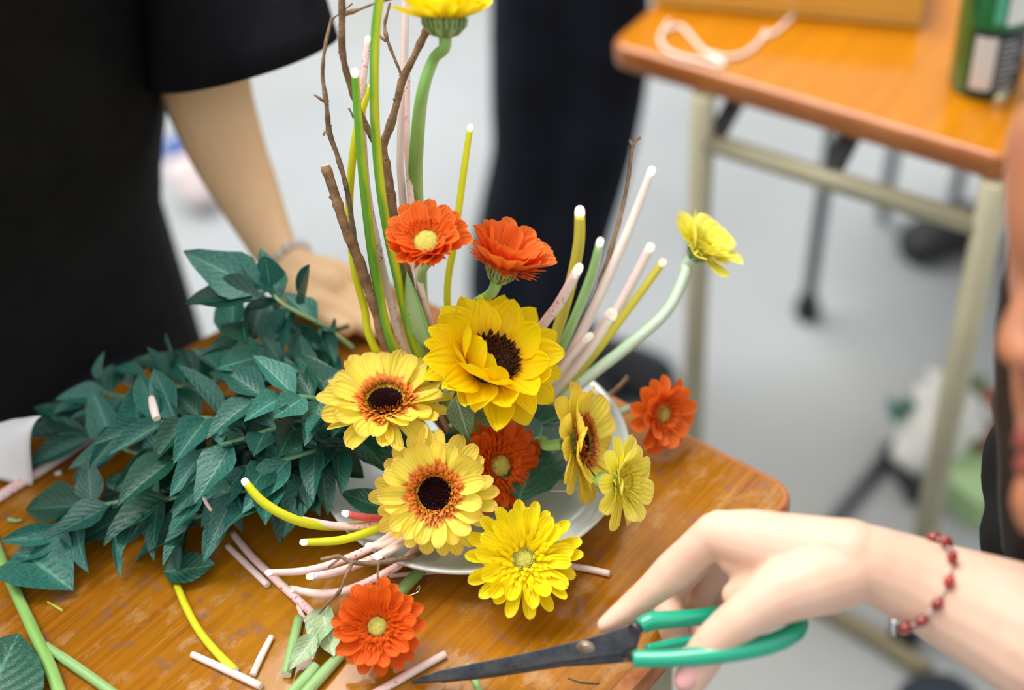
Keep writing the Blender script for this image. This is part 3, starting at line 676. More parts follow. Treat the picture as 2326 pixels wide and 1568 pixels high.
# ------------------------------------------------------------------ standing stalks
STK = [
 ('tall green and yellow stalk with white cut top', 'green_yellow', [(806,165,.87,9),(816,300,.88,10),(832,470,.90,11),(858,650,.93,12),(897,800,.95,11),(1010,960,.985,9)]),
 ('tallest yellow-green stalk running out of the top of the picture', 'green_yellow', [(872,-60,.84,10),(854,60,.85,11),(850,200,.86,11),(855,330,.88,11),(872,480,.90,11),(905,640,.93,11),(945,800,.96,10),(1030,960,.985,9)]),
 ('thin yellow stalk bowing left around the thick brown stick', 'yellow', [(842,190,.90,8),(812,290,.90,9),(797,400,.91,9),(794,500,.92,9),(805,610,.93,9),(828,700,.945,9),(850,790,.955,9),(970,980,.98,8)]),
 ('pale pink stalk mostly hidden behind the left green stalk', 'pink', [(836,88,.90,8),(822,230,.90,9),(832,420,.92,9),(858,560,.93,9),(888,690,.95,9),(920,800,.96,9),(1020,980,.985,8)]),
 ('white rhubarb-like stalk cut by the picture top beside the tall green stem', 'white', [(922,-60,.90,9),(918,150,.91,9),(910,330,.92,9),(914,440,.93,9),(945,700,.955,9),(1040,960,.985,9)]),
 ('pink-edged white stalk just left of the tall green stem', 'pink', [(926,150,.905,6),(925,300,.91,7),(931,420,.92,8),(955,650,.93,8),(1045,960,.985,8)]),
 ('short yellow stalk with slanted cut behind the orange gerberas', 'yellow', [(1068,290,.93,7),(1052,400,.935,8),(1034,540,.94,8),(1016,680,.95,8),(1040,900,.98,8)]),
 ('green stalk rising left of the sunflower', 'green', [(868,400,.91,6),(900,560,.925,9),(935,700,.945,10),(962,800,.96,11),(1040,980,.985,9)]),
 ('yellow stalk with round white cut end, left of the right-hand fan', 'yellow_dull', [(1317,482,.95,12),(1314,560,.955,13),(1290,670,.965,13),(1245,800,.975,12),(1130,1000,.99,9)]),
 ('pink stalk ending halfway in front of the dull yellow one', 'pink', [(1313,612,.94,11),(1270,690,.95,12),(1215,770,.96,11),(1120,980,.985,9)]),
 ('green stalk leaning right, ending below the twig tip', 'light_green', [(1363,550,.97,9),(1335,650,.975,11),(1262,815,.98,11),(1140,1000,.99,9)]),
 ('longest white-pink stalk of the right-hand fan', 'white', [(1480,388,.97,9),(1425,530,.975,11),(1348,700,.98,12),(1268,850,.985,12),(1150,1000,.995,9)]),
 ('pale pink stalk leaning right behind the thin yellow one', 'pink', [(1477,562,1.0,10),(1405,700,1.0,11),(1320,840,1.0,11),(1160,1010,1.0,9)]),
 ('thin yellow stalk with white tip leaning farthest right', 'yellow_dull', [(1505,596,.99,9),(1425,705,.99,10),(1310,850,.99,11),(1150,1010,.995,9)]),
 ('short thick white stalk low in the right-hand fan', 'white', [(1388,715,.99,14),(1335,800,.99,15),(1260,890,.99,13),(1150,1010,.995,9)]),
 ('reddish pink stalk low at the left side of the right-hand fan', 'pink', [(1338,765,.975,9),(1280,830,.98,10),(1150,1000,.99,9)]),
 ('long yellow stalk curving out over the leaves at lower left', 'yellow', [(557,1095,.90,9),(600,1143,.90,11),(675,1183,.905,11),(760,1196,.92,10),(860,1182,.945,9),(1000,1110,.97,8)]),
 ('pink stalk end lying along the long yellow stalk', 'pink', [(690,1182,.91,8),(780,1196,.918,9),(875,1184,.93,9),(1010,1110,.97,8)]),
 ('short red stalk end poking out left of the front gerbera', 'red', [(786,1167,.915,8),(830,1176,.92,9),(900,1170,.935,9),(1010,1100,.97,8)]),
 ('yellow stalk end with white slanted cut below the red one', 'yellow', [(690,1232,.905,8),(770,1228,.91,10),(840,1208,.92,10),(900,1180,.935,9),(1010,1100,.97,8)]),
 ('topmost pink stalk of the lower left fan ending in a point', 'pink', [(610,1301,.895,7),(700,1296,.90,9),(790,1268,.905,9),(880,1222,.92,9),(1000,1120,.965,8)]),
 ('white and pink stalk end just under the topmost pink one', 'pink', [(705,1310,.89,8),(770,1298,.895,9),(860,1262,.905,9),(930,1215,.925,9),(1010,1120,.965,8)]),
 ('lowest pink stalk of the lower left fan, forked from the long one', 'pink', [(662,1338,.90,8),(730,1350,.897,10),(800,1338,.898,11),(870,1305,.905,10),(930,1260,.92,9),(1020,1130,.96,8)]),
 ('small white stalk end under the front gerbera', 'white', [(860,1264,.895,8),(900,1245,.905,8),(960,1200,.93,8),(1030,1110,.965,8)]),
 ('grey-white stalk between the pink ones of the lower left fan', 'white', [(840,1240,.91,8),(880,1235,.915,8),(960,1180,.94,8),(1030,1100,.97,8)]),
]
for lab, m, pts in STK:
    P = S(*pts); t0 = tag(tube('stalk', P, SM[m], None, 14, 6, capmat=CUT, slant=1.3), lab, 'stalk')
# ------------------------------------------------------------------ twigs
def twig(label, pts, mat, side=(), knots=()):
    P = S(*pts); t0 = thing('twig', label, 'twig', P[-1][0])
    tube('bark_stem', P, mat, t0, 10, 9, jit=.14, capmat=CUT)
    for s in side: tube('side_shoot', S(*s), mat, t0, 7, 6, jit=.35)
    vs = []; Q = catmull(P, 8); geos = []
    for k in range(2, len(Q)-2, 7):
        p, r = Q[k]; a = cv((ru(-1, 1), ru(-.5, .6), ru(-.2, .6))); geos.append(sphere(p + a*r*.8, r*.42, r*.6, 8, 5, a))
    if geos:
        me = mesh('buds', *merge(geos)); put('buds', me, mat, t0)['kind'] = 'stuff'
twig('thick brown stick with pale cut top leaning left', [(738,375,.89,11),(760,440,.895,12),(785,520,.905,12),(818,600,.92,12),(850,700,.935,11),(885,800,.95,10),(1010,980,.985,8)], SM['bark'])
twig('thin knotty twig at far left with small side buds', [(753,42,.87,3.2),(738,110,.87,4),(733,170,.875,4.5),(742,240,.88,6),(748,300,.89,7),(765,350,.895,6),(783,410,.90,6),(795,470,.91,6),(808,560,.92,7),(835,660,.93,7),(890,800,.95,7),(1010,980,.985,6)], SM['twig'],
     side=[((737,232,.878,3),(724,222,.876,3),(713,215,.876,2.4)), ((748,305,.888,3),(738,300,.888,3.5),(735,308,.888,2.5)), ((753,44,.87,3),(775,28,.872,2),(800,8,.874,1.6))])
twig('brown branch running up out of the picture left of the yellow stalk', [(775,-60,.86,7),(777,30,.865,8),(778,120,.875,8),(797,200,.885,7),(815,250,.89,7),(838,300,.895,7),(856,335,.90,8),(880,420,.905,9),(910,560,.92,8),(1020,960,.985,7)], SM['bark'],
     side=[((780,32,.865,5),(815,22,.862,4.5),(850,8,.86,4),(905,-8,.858,3)), ((803,268,.89,2.6),(798,256,.89,2.6),(792,246,.89,2.2))])
twig('forked brown branch behind the tall yellow-green stalk', [(984,36,.872,9),(972,62,.875,9),(940,130,.88,9),(915,180,.885,9),(900,240,.89,9),(885,290,.895,10),(870,335,.90,10),(878,390,.905,12),(888,440,.91,11),(898,500,.92,9),(960,750,.95,8),(1030,960,.985,8)], SM['bark'],
     side=[((913,172,.885,5),(895,130,.882,5),(880,90,.88,4.5),(874,60,.88,4),(880,30,.878,3),(886,5,.876,2.6)), ((878,95,.88,3),(870,88,.88,3),(862,80,.88,2.4))])
twig('slender dark twig beside the longest white stalk', [(1456,312,.97,3),(1440,330,.97,4),(1432,380,.972,4),(1424,430,.975,4.5),(1405,510,.977,5),(1375,610,.98,6),(1335,720,.985,6),(1260,850,.99,6),(1150,1000,.995,6)], SM['twig'],
     side=[((1438,335,.97,3),(1433,325,.97,3),(1430,318,.97,2))])
twig('short bare twig end right of the sunflower above the small orange gerbera', [(1427,855,1.02,6),(1405,880,1.02,4.5),(1375,905,1.02,5),(1300,960,1.01,6),(1180,1030,1.0,6)], SM['twig'])
twig('gnarled grey-brown twig lying over the lower pink stalks', [(728,1272,.885,3.5),(770,1265,.887,5),(800,1278,.888,5.5),(850,1280,.892,6),(900,1272,.90,6),(960,1250,.92,6),(1030,1130,.965,6)], SM['twig'],
     side=[((800,1278,.888,5),(785,1310,.884,4.5),(770,1345,.883,4),(745,1370,.886,3.5),(725,1395,.889,3)), ((775,1266,.887,3),(745,1290,.885,2.6)), ((860,1280,.892,3.5),(858,1310,.89,3),(865,1330,.89,2.4))])

# ------------------------------------------------------------------ scraps on the table
def scrap(label, m, pts, cat='cut stalk', name='cut_stalk', jit=0, flat=1):
    P = []
    for p in pts:
        dd = (pz(p[0], p[1], 0) - CAM).length*.97; r = px(p[2], dd); P.append((pz(p[0], p[1], (p[3] if len(p) > 3 else 0) + r*1.02), r))
    return tag(tube(name, P, SM[m], None, 10, 5, capmat=CUT, jit=jit), label, cat)
scrap('long pink-edged white stalk lying diagonally from the leaves to the lowest orange gerbera', 'pink', [(528,1212,8),(575,1268,9),(640,1330,10),(700,1385,10),(745,1430,10)])
scrap('short white stalk piece parallel to the long pink one', 'white', [(515,1240,7),(562,1285,8),(608,1330,8)])
scrap('slightly bent yellow stalk piece lying alone on the wood', 'yellow', [(402,1330,8),(422,1378,9),(450,1430,9),(490,1480,10),(535,1525,10)])
scrap('white stalk piece crossing the end of the yellow one', 'white', [(436,1487,8),(515,1523,9),(593,1560,9)])
scrap('small white stalk piece standing apart near the green chunk', 'white', [(617,1446,7),(594,1490,8),(574,1534,8)])
scrap('short thick green stem chunk lying left of the wilted leaf', 'light_green', [(679,1404,11),(664,1470,12),(650,1534,12)], 'stem piece', 'stem_piece')
scrap('green stem chunk at the bottom edge, left one of two side by side', 'light_green', [(718,1512,12),(690,1545,13),(640,1600,13)], 'stem piece', 'stem_piece')
scrap('green stem running from under the lowest orange gerbera to the bottom edge', 'light_green', [(775,1487,12),(735,1530,14),(660,1615,14)], 'stem piece', 'stem_piece')
scrap('long green stem crossing the lower left corner', 'green', [(-20,1215,11),(15,1300,12),(65,1410,13),(115,1520,15),(150,1620,15)], 'stem piece', 'stem_piece')
scrap('green stem branching right from the long corner stem', 'light_green', [(103,1466,9),(150,1500,12),(215,1545,12),(290,1600,12)], 'stem piece', 'stem_piece')
scrap('pale stalk with pink tip under the scissor blade', 'pink', [(1012,1486,9),(950,1520,10),(880,1560,10),(800,1605,10)])
scrap('tiny green stem end just below the scissor tip', 'light_green', [(1060,1512,7),(1078,1545,8),(1100,1600,8)], 'stem piece', 'stem_piece')
scrap('white stalk piece sticking out right behind the all-yellow gerbera', 'white', [(1270,1284,7),(1330,1292,8),(1385,1304,8)])
scrap('thin pinkish stalk piece under the front rim of the plate', 'pink', [(885,1309,5),(945,1303,6),(1020,1296,6)])
scrap('very thin pinkish stem bit bent beside the wilted leaf', 'pink', [(676,1376,5),(695,1412,6),(712,1400,6),(745,1385,5)])
scrap('pale pink stalk lying flat under the leaves at the left edge', 'pink', [(235,975,10),(130,1045,11),(0,1128,12),(-60,1165,12)])
scrap('white stalk chip lying on the green leaves', 'white', [(344,905,7,.085),(349,928,9,.087),(356,952,8,.086)])
scrap('small white chip on the wood near the white paper', 'white', [(125,1078,5),(140,1073,6)])
scrap('tiny pink chip between leaves in front of the pile', 'white', [(462,1130,3.5,.06),(470,1145,4,.055),(480,1160,3.5,.05)])
scrap('dry brown fibre scrap by the splintered table corner', 'twig', [(1290,1540,2.5),(1320,1548,3),(1360,1552,2.5)], 'scrap', 'fibre_scrap', .5)
scrap('pale thread-like sliver left of the yellow piece', 'yellow_dull', [(108,1368,2.5),(125,1378,3),(142,1388,2.5)], 'scrap', 'fibre_scrap', .3)
scrap('greenish crumb at the left edge below the pink stalk', 'light_green', [(20,1180,4),(35,1184,4.5),(50,1182,3.5)], 'scrap', 'stem_crumb', .4)
# florist wire glinting along two stems
def wire(label, pts):
    tag(tube('florist_wire', S(*pts), SILVER, None, 6, 6), label, 'wire')
wire('fine silver wire curling along the bent green stem at the bottom', [(925,1355,.90,1.5),(950,1345,.90,1.6),(953,1330,.905,1.5),(946,1340,.90,1.2)])
wire('fine silver wire below the edge-on gerbera over the plate', [(1228,1108,.955,1.8),(1270,1116,.955,1.8),(1330,1108,.955,1.6)])

# ------------------------------------------------------------------ white paper at left
def crumpled():
    n = 16; vs, fs = [], []
    A, B, Cc, D = pz(-120, 940, .03), pz(118, 945, .03), pz(20, 1115, .004), pz(-160, 1110, .004)
    A, B, Cc, D = pz(-160, 935, .045), pz(100, 962, .045), pz(72, 1100, .004), pz(-180, 1090, .004)
    for j in range(n+1):
        for i in range(n+1):
            u, v = i/n, j/n; p = A.lerp(B, u).lerp(D.lerp(Cc, u), v)
            p = p + V((0, 0, .018*mnoise.noise(p*28) + .012*math.sin(v*3.1))); p.z = max(p.z, .002 + .001*rnd())
            if j == n: p += V((0, .004*mnoise.noise(V((i, 3, 1))), 0))
            vs.append(p)
    for j in range(n):
        for i in range(n): a = j*(n+1)+i; fs.append((a, a+n+1, a+n+2, a+1))
    m = Mat('white_paper', .6); o = m.obj(); k = m.n('MapRange', {0: m.noise(34, 3, o), 1: .60, 2: .68}).outputs[0]
    m.col(m.mix(m.math('MULTIPLY', k, .6), lin((236, 238, 240)), lin((120, 170, 120))))
    o = put('wrapping_paper', mesh('wrapping_paper', vs, fs), m.m); md = o.modifiers.new('s', 'SOLIDIFY'); md.thickness = .0008
    tag(o, 'crumpled white wrapping paper with faint green print at the left edge', 'paper')
crumpled()

# ------------------------------------------------------------------ scissors
sc = thing('scissors', 'old black steel flower scissors with green vinyl handles, held in the hand', 'scissors', pd(1330, 1460, .835))
def blade(name, top, bot, d, th, parent, mat=STEEL):
    """flat blade: top and bottom outlines in pixels with depth function, given thickness"""
    nrm = (ray(1330, 1460)*-1).normalized(); nrm = (nrm + V((0, 0, .5))).normalized()
    vs = []; n = len(top)
    for (x, y) in top: vs.append(pd(x, y, d(x, y)))
    for (x, y) in bot: vs.append(pd(x, y, d(x, y)))
    vs += [v - nrm*th for v in vs]; fs = []
    for i in range(n-1):
        fs.append((i, i+n, i+n+1, i+1)); fs.append((i+2*n, i+1+2*n, i+n+1+2*n, i+n+2*n))
        fs.append((i, i+1, i+1+2*n, i+2*n)); fs.append((i+n, i+n+2*n, i+n+1+2*n, i+n+1))
    fs.append((0, 2*n, 3*n, n)); fs.append((n-1, 2*n-1, 4*n-1, 3*n-1))
    me = mesh(name, vs, fs, None, False); mw = recenter(me); o = put(name, me, mat, parent, mw)
    b = o.modifiers.new('b', 'BEVEL'); b.width = .0006; b.segments = 2; return o
dsc = lambda x, y: .868 + (x-930)/(1500-930)*(-.048)
blade('blade', [(935,1545),(1000,1523),(1100,1502),(1200,1482),(1265,1466),(1330,1452),(1400,1430),(1450,1412),(1462,1418)],
               [(935,1553),(1000,1549),(1100,1536),(1200,1518),(1265,1506),(1330,1497),(1400,1488),(1438,1484),(1445,1480)], dsc, .0028, sc)
blade('blade', [(1000,1545),(1100,1530),(1200,1512),(1280,1500),(1350,1492),(1436,1482)],
               [(1000,1551),(1100,1541),(1200,1526),(1280,1514),(1350,1510),(1440,1502)], lambda x, y: dsc(x, y)+.004, .0028, sc)
pvt = pd(1330, 1471, dsc(1330, 1471)); pn = (pd(1400, 1471, dsc(1400, 0)) - pvt).cross(pd(1330, 1401, dsc(1330, 0)) - pvt).normalized()
fq = frame(pvt, cv((1, 0, 0)) - pn*cv((1, 0, 0)).dot(pn), pn)
g = lathe([(.0060, -.001), (.0060, .0003), (.0052, .0006), (.0034, .0004), (.0031, .0010), (.0022, .0012), (1e-4, .0012)], 28)
put('rivet', mesh('rivet', [fq @ V((v.x, v.y*.6, v.z*.5)) for v in g[0]], g[1], g[2]), simple('worn_steel', (150, 138, 118), .35, (120, 100, 80), 300, 0, Metallic=.8), sc)
tube('handle', S((1440,1497,.797,20),(1530,1496,.793,21),(1640,1485,.79,23),(1740,1466,.79,24),(1800,1440,.793,23),(1820,1414,.80,18),(1810,1402,.81,14),(1770,1412,.822,12),(1690,1430,.83,12),(1580,1452,.83,12),(1500,1468,.824,11),(1470,1474,.82,10)), GREENP, sc, 16, 8)['label'] = 'light green thumb loop'
tube('handle', S((1458,1424,.828,20),(1480,1412,.828,21),(1560,1405,.83,20),(1640,1395,.835,20),(1720,1385,.845,17),(1780,1375,.865,15),(1775,1372,.90,13),(1680,1388,.925,13),(1560,1398,.915,13),(1490,1393,.885,12),(1445,1410,.86,12)), GREENP, sc, 16, 8)['label'] = 'finger loop behind the thumb'
tube('tang', S((1425,1490,.822,14),(1448,1494,.805,14)), STEEL, sc, 10, 2)
tube('tang', S((1435,1430,.822,13),(1462,1422,.828,13)), STEEL, sc, 10, 2)

# ------------------------------------------------------------------ person at right: hand, arm, head
pr = thing('person', 'person at right edge in black, face partly seen, hand holding the scissors', 'person', pd(3000, 1900, 1.0))
def ch_(*a): return [(pd(x, y, d), r) for x, y, d, r in a]
hand = [
 ch_((3000,1500,.70,.045),(2700,1560,.73,.042),(2420,1470,.765,.040),(2260,1400,.782,.0335),(2110,1335,.79,.0262),(2010,1292,.79,.0222),(1930,1268,.79,.0205)),     # forearm
 ch_((1930,1262,.79,.0205),(1800,1245,.80,.0195),(1700,1225,.808,.0175),(1625,1214,.818,.0130)),                     # index metacarpal
 ch_((1930,1265,.80,.020),(1780,1240,.82,.0185),(1635,1205,.845,.0125)),
 ch_((1935,1285,.81,.020),(1790,1270,.838,.018),(1660,1235,.868,.012)),
 ch_((1940,1300,.815,.018),(1800,1300,.848,.016),(1690,1270,.885,.011)),
 ch_((1625,1214,.818,.0130),(1580,1252,.826,.0118),(1532,1297,.836,.0123),(1484,1338,.841,.0099),(1440,1374,.845,.0086),(1400,1404,.846,.0070),(1374,1421,.846,.0052)),   # index
 ch_((1635,1205,.845,.0125),(1560,1290,.872,.0115),(1523,1345,.882,.0105),(1522,1400,.876,.0098),(1532,1440,.862,.0088)),  # middle
 ch_((1660,1235,.868,.012),(1610,1310,.892,.0112),(1590,1360,.90,.0105),(1588,1410,.892,.0098),(1600,1445,.876,.0088)),   # ring
 ch_((1690,1270,.885,.011),(1665,1330,.905,.0098),(1650,1375,.91,.0092),(1652,1415,.90,.0085),(1662,1440,.888,.0078)),    # little
 ch_((1925,1300,.787,.0195),(1850,1320,.785,.0200),(1780,1345,.785,.0180),(1715,1385,.788,.0140),(1660,1425,.793,.0122),(1618,1465,.798,.0115),(1590,1505,.802,.0112),(1568,1545,.804,.0098)), # thumb
 ch_((1850,1290,.797,.0200),(1760,1275,.806,.0180),(1680,1262,.814,.0135)), ch_((1790,1310,.800,.0190),(1720,1330,.806,.0130),(1672,1352,.810,.0085)),                                                                  # web
 ch_((1880,1330,.80,.0165),(1780,1320,.825,.0170)),
]
blob('arm_and_hand_body', hand, SKIN, pr, .0016, 9).name = 'body'
def nail(c, tdir, nrm, L, wv, parent):
    fr_ = frame(c, tdir, nrm); vs, fs = [], []
    for i in range(7):
        t = i/6*2-1
        for j in range(5):
            s = j/4*2-1; ww = wv*(1 - .25*max(0, t)**3)*math.sqrt(1 - (abs(t)**4)*.7); vs.append(fr_ @ V((t*L, s*ww, -.35*wv*s*s - .08*L*t*t)))
    for i in range(6):
        for j in range(4): a = i*5+j; fs.append((a, a+5, a+6, a+1))
    o = put('fingernail', mesh('fingernail', vs, fs), simple('nail', (238, 176, 170), .2, None, 40, 0, Coat_Weight=.5), parent)
    md = o.modifiers.new('s', 'SOLIDIFY'); md.thickness = .0006
nail(pd(1560, 1540, .7925), pd(1535,1580,.80)-pd(1580,1515,.797), cv((-.2, -.1, 1)), .0082, .0068, pr)
# head in profile looking left at the work, only its front inside the frame
fd = .64
def fp(x, y, r, dd=0): return (pd(x, y, fd+dd), r)
head_ch = [[fp(2660, 440, .074, .03), fp(2650, 620, .072, .03)], [fp(2420, 330, .026), fp(2405, 430, .024), fp(2405, 530, .022), fp(2440, 620, .022)],
 [fp(2420, 560, .018), fp(2372, 650, .0095), fp(2325, 745, .0100), fp(2305, 788, .0090)],      # nose ridge
 [fp(2330, 810, .0085, .01), fp(2370, 830, .012)], [fp(2330, 810, .0085, -.01)],
 [fp(2400, 880, .016), fp(2368, 945, .0085)], [fp(2352, 1000, .0082), fp(2420, 1000, .02)], [fp(2356, 1060, .0082), fp(2420, 1060, .02)],
 [fp(2380, 1100, .014), fp(2365, 1160, .0140), fp(2420, 1140, .022)], [fp(2590, 760, .060, .02), fp(2560, 980, .050, .02)],
 [fp(2680, 950, .045, .03), fp(2800, 1200, .05, .05), fp(2950, 1350, .07, .08)]]
ob = blob('head', [ [(p, r) for p, r in c] for c in head_ch ], SKIN3, pr, .003, 6); ob.name = 'head'; ob['label'] = 'face in profile looking down to the left'
put('lips', mesh('lips', *merge([sphere(pd(2346, 1003, fd-.003), .0075, .010, 14, 8, cv((.3, 0, 1))), sphere(pd(2349, 1058, fd-.003), .0078, .010, 14, 8, cv((.3, 0, 1)))])), simple('lip', (140, 64, 54), .4), ob)
put('eye', mesh('eye', *sphere(pd(2420, 655, fd-.022), .011)), simple('eye_white', (220, 214, 208), .2), ob)
put('ear', mesh('ear', *sphere(pd(2640, 700, fd-.055), .014, .028, 14, 10, cv((.2, 1, 0)))), SKIN3, ob)
def locks(name, chains, mat, parent, n=1):
    geos = []
    for c in chains:
        S_ = catmull(c, 6); geos.append(tube_geo(S_, 10, 1, .5, .1)[:3])
    return put(name, mesh(name, *merge(geos)), mat, parent)
hair = []
for k in range(16):
    x = 2300 + k*26; hair.append([(pd(2640+k*8, 180, .70), .013), (pd(x+90, 400, .72), .013), (pd(x+22, 620, .74), .0125), (pd(x-2, 850, .76), .0125), (pd(x+4, 1080, .79), .012), (pd(x+8, 1270, .815), .010)])
locks('hair', hair, HAIR, pr)['label'] = 'long dark hair hanging on the far side of the face'
blob('hair_cap', [[(pd(2790, 380, .68), .085), (pd(2830, 640, .69), .078)]], HAIR, ob, .006, 4).name = 'hair'
# black top: torso beyond the frame reaching in behind the forearm
blob('shirt', [[(pd(2420, 1230, .84), .050), (pd(2560, 1100, .86), .09), (pd(2900, 1500, .86), .12), (pd(3050, 2100, .95), .15)], [(pd(2950, 1300, .72), .07), (pd(2880, 1560, .70), .056)]], BLACK, pr, .006, 8).name = 'shirt'

# bracelets
br = thing('bead_bracelet', 'bracelet of dark red oval beads and silver links on the right wrist', 'bracelet', pd(2150, 1330, .765))
beads = [(2122,1221,.788,(1,.1,.2)),(2149,1231,.778,(.7,-.6,.2)),(2163,1267,.768,(.1,-1,0)),(2156,1322,.762,(-.15,-1,0)),(2129,1373,.763,(-.5,-1,0)),(2094,1411,.767,(-.8,-.6,0)),(2060,1426,.775,(-1,-.2,.1)),
         (2050,1432,.80,(-.2,0,-1)),(2062,1400,.82,(0,1,-1)),(2085,1340,.832,(.2,1,0)),(2110,1270,.822,(.2,1,.4)),(2118,1232,.803,(.1,.3,1))]
pts = [pd(b[0], b[1], b[2]) for b in beads]
for i, (x, y, d, ax) in enumerate(beads):
    put('bead', mesh('bead', *sphere(pts[i], .0030, .0043, 16, 10, cv(ax))), CARN, br)
    j = (i+1) % len(beads)
    if i == 6: continue
    a, b = pts[i], pts[j]; m = (a+b)/2; L = min(.004, (b-a).length*.25)
    put('link', mesh('link', *merge([sphere(m, .0009, .0012, 8, 6), sphere(m + (b-a).normalized()*.0016, .0008), sphere(m - (b-a).normalized()*.0016, .0008)])), SILVER, br)
tube('clasp', [(pd(2042,1418,.775), .0007), (pd(2030,1412,.776), .0015), (pd(2028,1432,.776), .0013), (pd(2030,1446,.776), .0008)], SILVER, br, 8, 4)

# ------------------------------------------------------------------ person at left: torso, sleeve, arm
pl = thing('person', 'person at left in a black T-shirt leaning one hand on the table', 'person', (-.45, .45, -.7))
arm = [ch_((380,-120,1.13,.048),(440,60,1.15,.043),(468,200,1.165,.0375),(512,330,1.17,.0325),(558,430,1.17,.0275),(600,520,1.162,.0215),(632,585,1.152,.0172)),
       ch_((632,585,1.152,.0172),(690,628,1.135,.0200),(740,655,1.125,.0185)), ch_((632,590,1.15,.0165),(680,660,1.125,.0180),(720,685,1.118,.0150)),
       ch_((740,650,1.13,.0125),(800,672,1.128,.0102),(850,690,1.128,.0095),(885,712,1.125,.008)), ch_((735,670,1.12,.0115),(790,695,1.12,.0100),(840,715,1.12,.009),(870,735,1.115,.0075)),
       ch_((725,690,1.11,.011),(775,715,1.11,.0095),(815,735,1.11,.0085),(845,755,1.106,.0072)), ch_((700,690,1.11,.0105),(740,722,1.106,.0088),(780,748,1.10,.0078)),
       ch_((660,610,1.15,.013),(740,610,1.15,.0105),(800,635,1.15,.009),(830,655,1.147,.008))]
o = blob('body', arm, SKIN2, pl, .0026, 5); o.name = 'body'
def tors(z, rx, ry, cxy): return (cxy, rx, ry, z)
secs = []
for (x, y, z) in ((395, 800, -.04), (400, 700, .035), (410, 600, .09), (418, 480, .14), (395, 330, .19), (352, 200, .24), (330, 40, .30), (300, -120, .36), (270, -260, .42)):
    secs.append(pz(x, y, z))
vs, fs = [], []; nseg = 40; ext = [(secs[0] + V((-.0, .02, -.25)))] + secs
for i, p in enumerate(ext):
    rx, ry = .225, .135; c = p + V((-.234, .125, 0))
    for k in range(nseg):
        A = 2*math.pi*k/nseg; q = V((math.cos(A)*rx, math.sin(A)*ry, 0)); q.rotate(M4.Rotation(math.radians(-33), 3, 'Z').to_quaternion() if False else M4.Rotation(math.radians(35), 3, 'Z').to_quaternion())
        wob = .006*mnoise.noise(V((A*2, i*.6, 0))) + .004*math.sin(A*7+i*.4); vs.append(c + q*(1 + wob*4))
for i in range(len(ext)-1):
    for k in range(nseg): k2 = (k+1) % nseg; fs.append((i*nseg+k, i*nseg+k2, (i+1)*nseg+k2, (i+1)*nseg+k))
fs.append(tuple(range(nseg))[::-1]); fs.append(tuple((len(ext)-1)*nseg+k for k in range(nseg)))
put('shirt', mesh('shirt', vs, fs), BLACK, pl)
# sleeve: open cone ending in a slanted hem
def sleeve():
    L0 = pd(345, 196, 1.10); R0 = pd(762, 82, 1.06); n = 36; vs, fs = [], []
    rings = [((345,200),(762,84),1.0), ((338,120),(748,42),1.0), ((330,40),(728,-30),1.0), ((315,-60),(700,-130),.98), ((300,-180),(640,-240),.9)]
    for (a, b, s) in rings:
        A, B = pd(a[0], a[1], 1.13), pd(b[0], b[1], 1.07); c = (A+B)/2; u = (B-A)/2; v = (-ray(550, 100)).normalized()*.072*s + V((0, 0, -.0))
        for k in range(n):
            t = 2*math.pi*k/n; vs.append(c + u*math.cos(t) + v*math.sin(t) + cv((0, -1, 0))*(.012*max(0, math.sin(t))) )
    m = len(rings)
    for i in range(m-1):
        for k in range(n): k2 = (k+1) % n; fs.append((i*n+k, i*n+k2, (i+1)*n+k2, (i+1)*n+k))
    o = put('sleeve', mesh('sleeve', vs, fs), simple('black_cotton_sleeve', (16, 16, 20), .9, (24, 24, 28), 20, .5, Specular_IOR_Level=.15), pl); md = o.modifiers.new('s', 'SOLIDIFY'); md.thickness = .0025
sleeve()
blob('trousers', [[(V((-.40, .30, -.25)), .11), (V((-.38, .34, -.66)), .06)], [(V((-.58, .42, -.25)), .11), (V((-.60, .46, -.66)), .06)], [(V((-.40, .30, -.22)), .12), (V((-.58, .42, -.22)), .12)]], NAVY, pl, .01, 4)
bw = thing('clear_bead_bracelet', 'bracelet of clear glass beads on the wrist of the hand leaning on the table', 'bracelet', pd(655, 600, 1.12))
GL = simple('clear_glass_bead', (240, 236, 232), .08, None, 40, 0, Transmission_Weight=.4, Coat_Weight=.6)
ax = (pd(690, 628, 1.14) - pd(632, 585, 1.152)).normalized(); cc = pd(655, 606, 1.145); u = cv((-.3, -.9, .3)); u = (u - ax*u.dot(ax)).normalized(); v_ = ax.cross(u)
for k in range(16):
    A = 2*math.pi*k/16; put('bead', mesh('bead', *sphere(cc + (u*math.cos(A) + v_*math.sin(A))*.0215, .0041, None, 12, 8)), GL, bw)

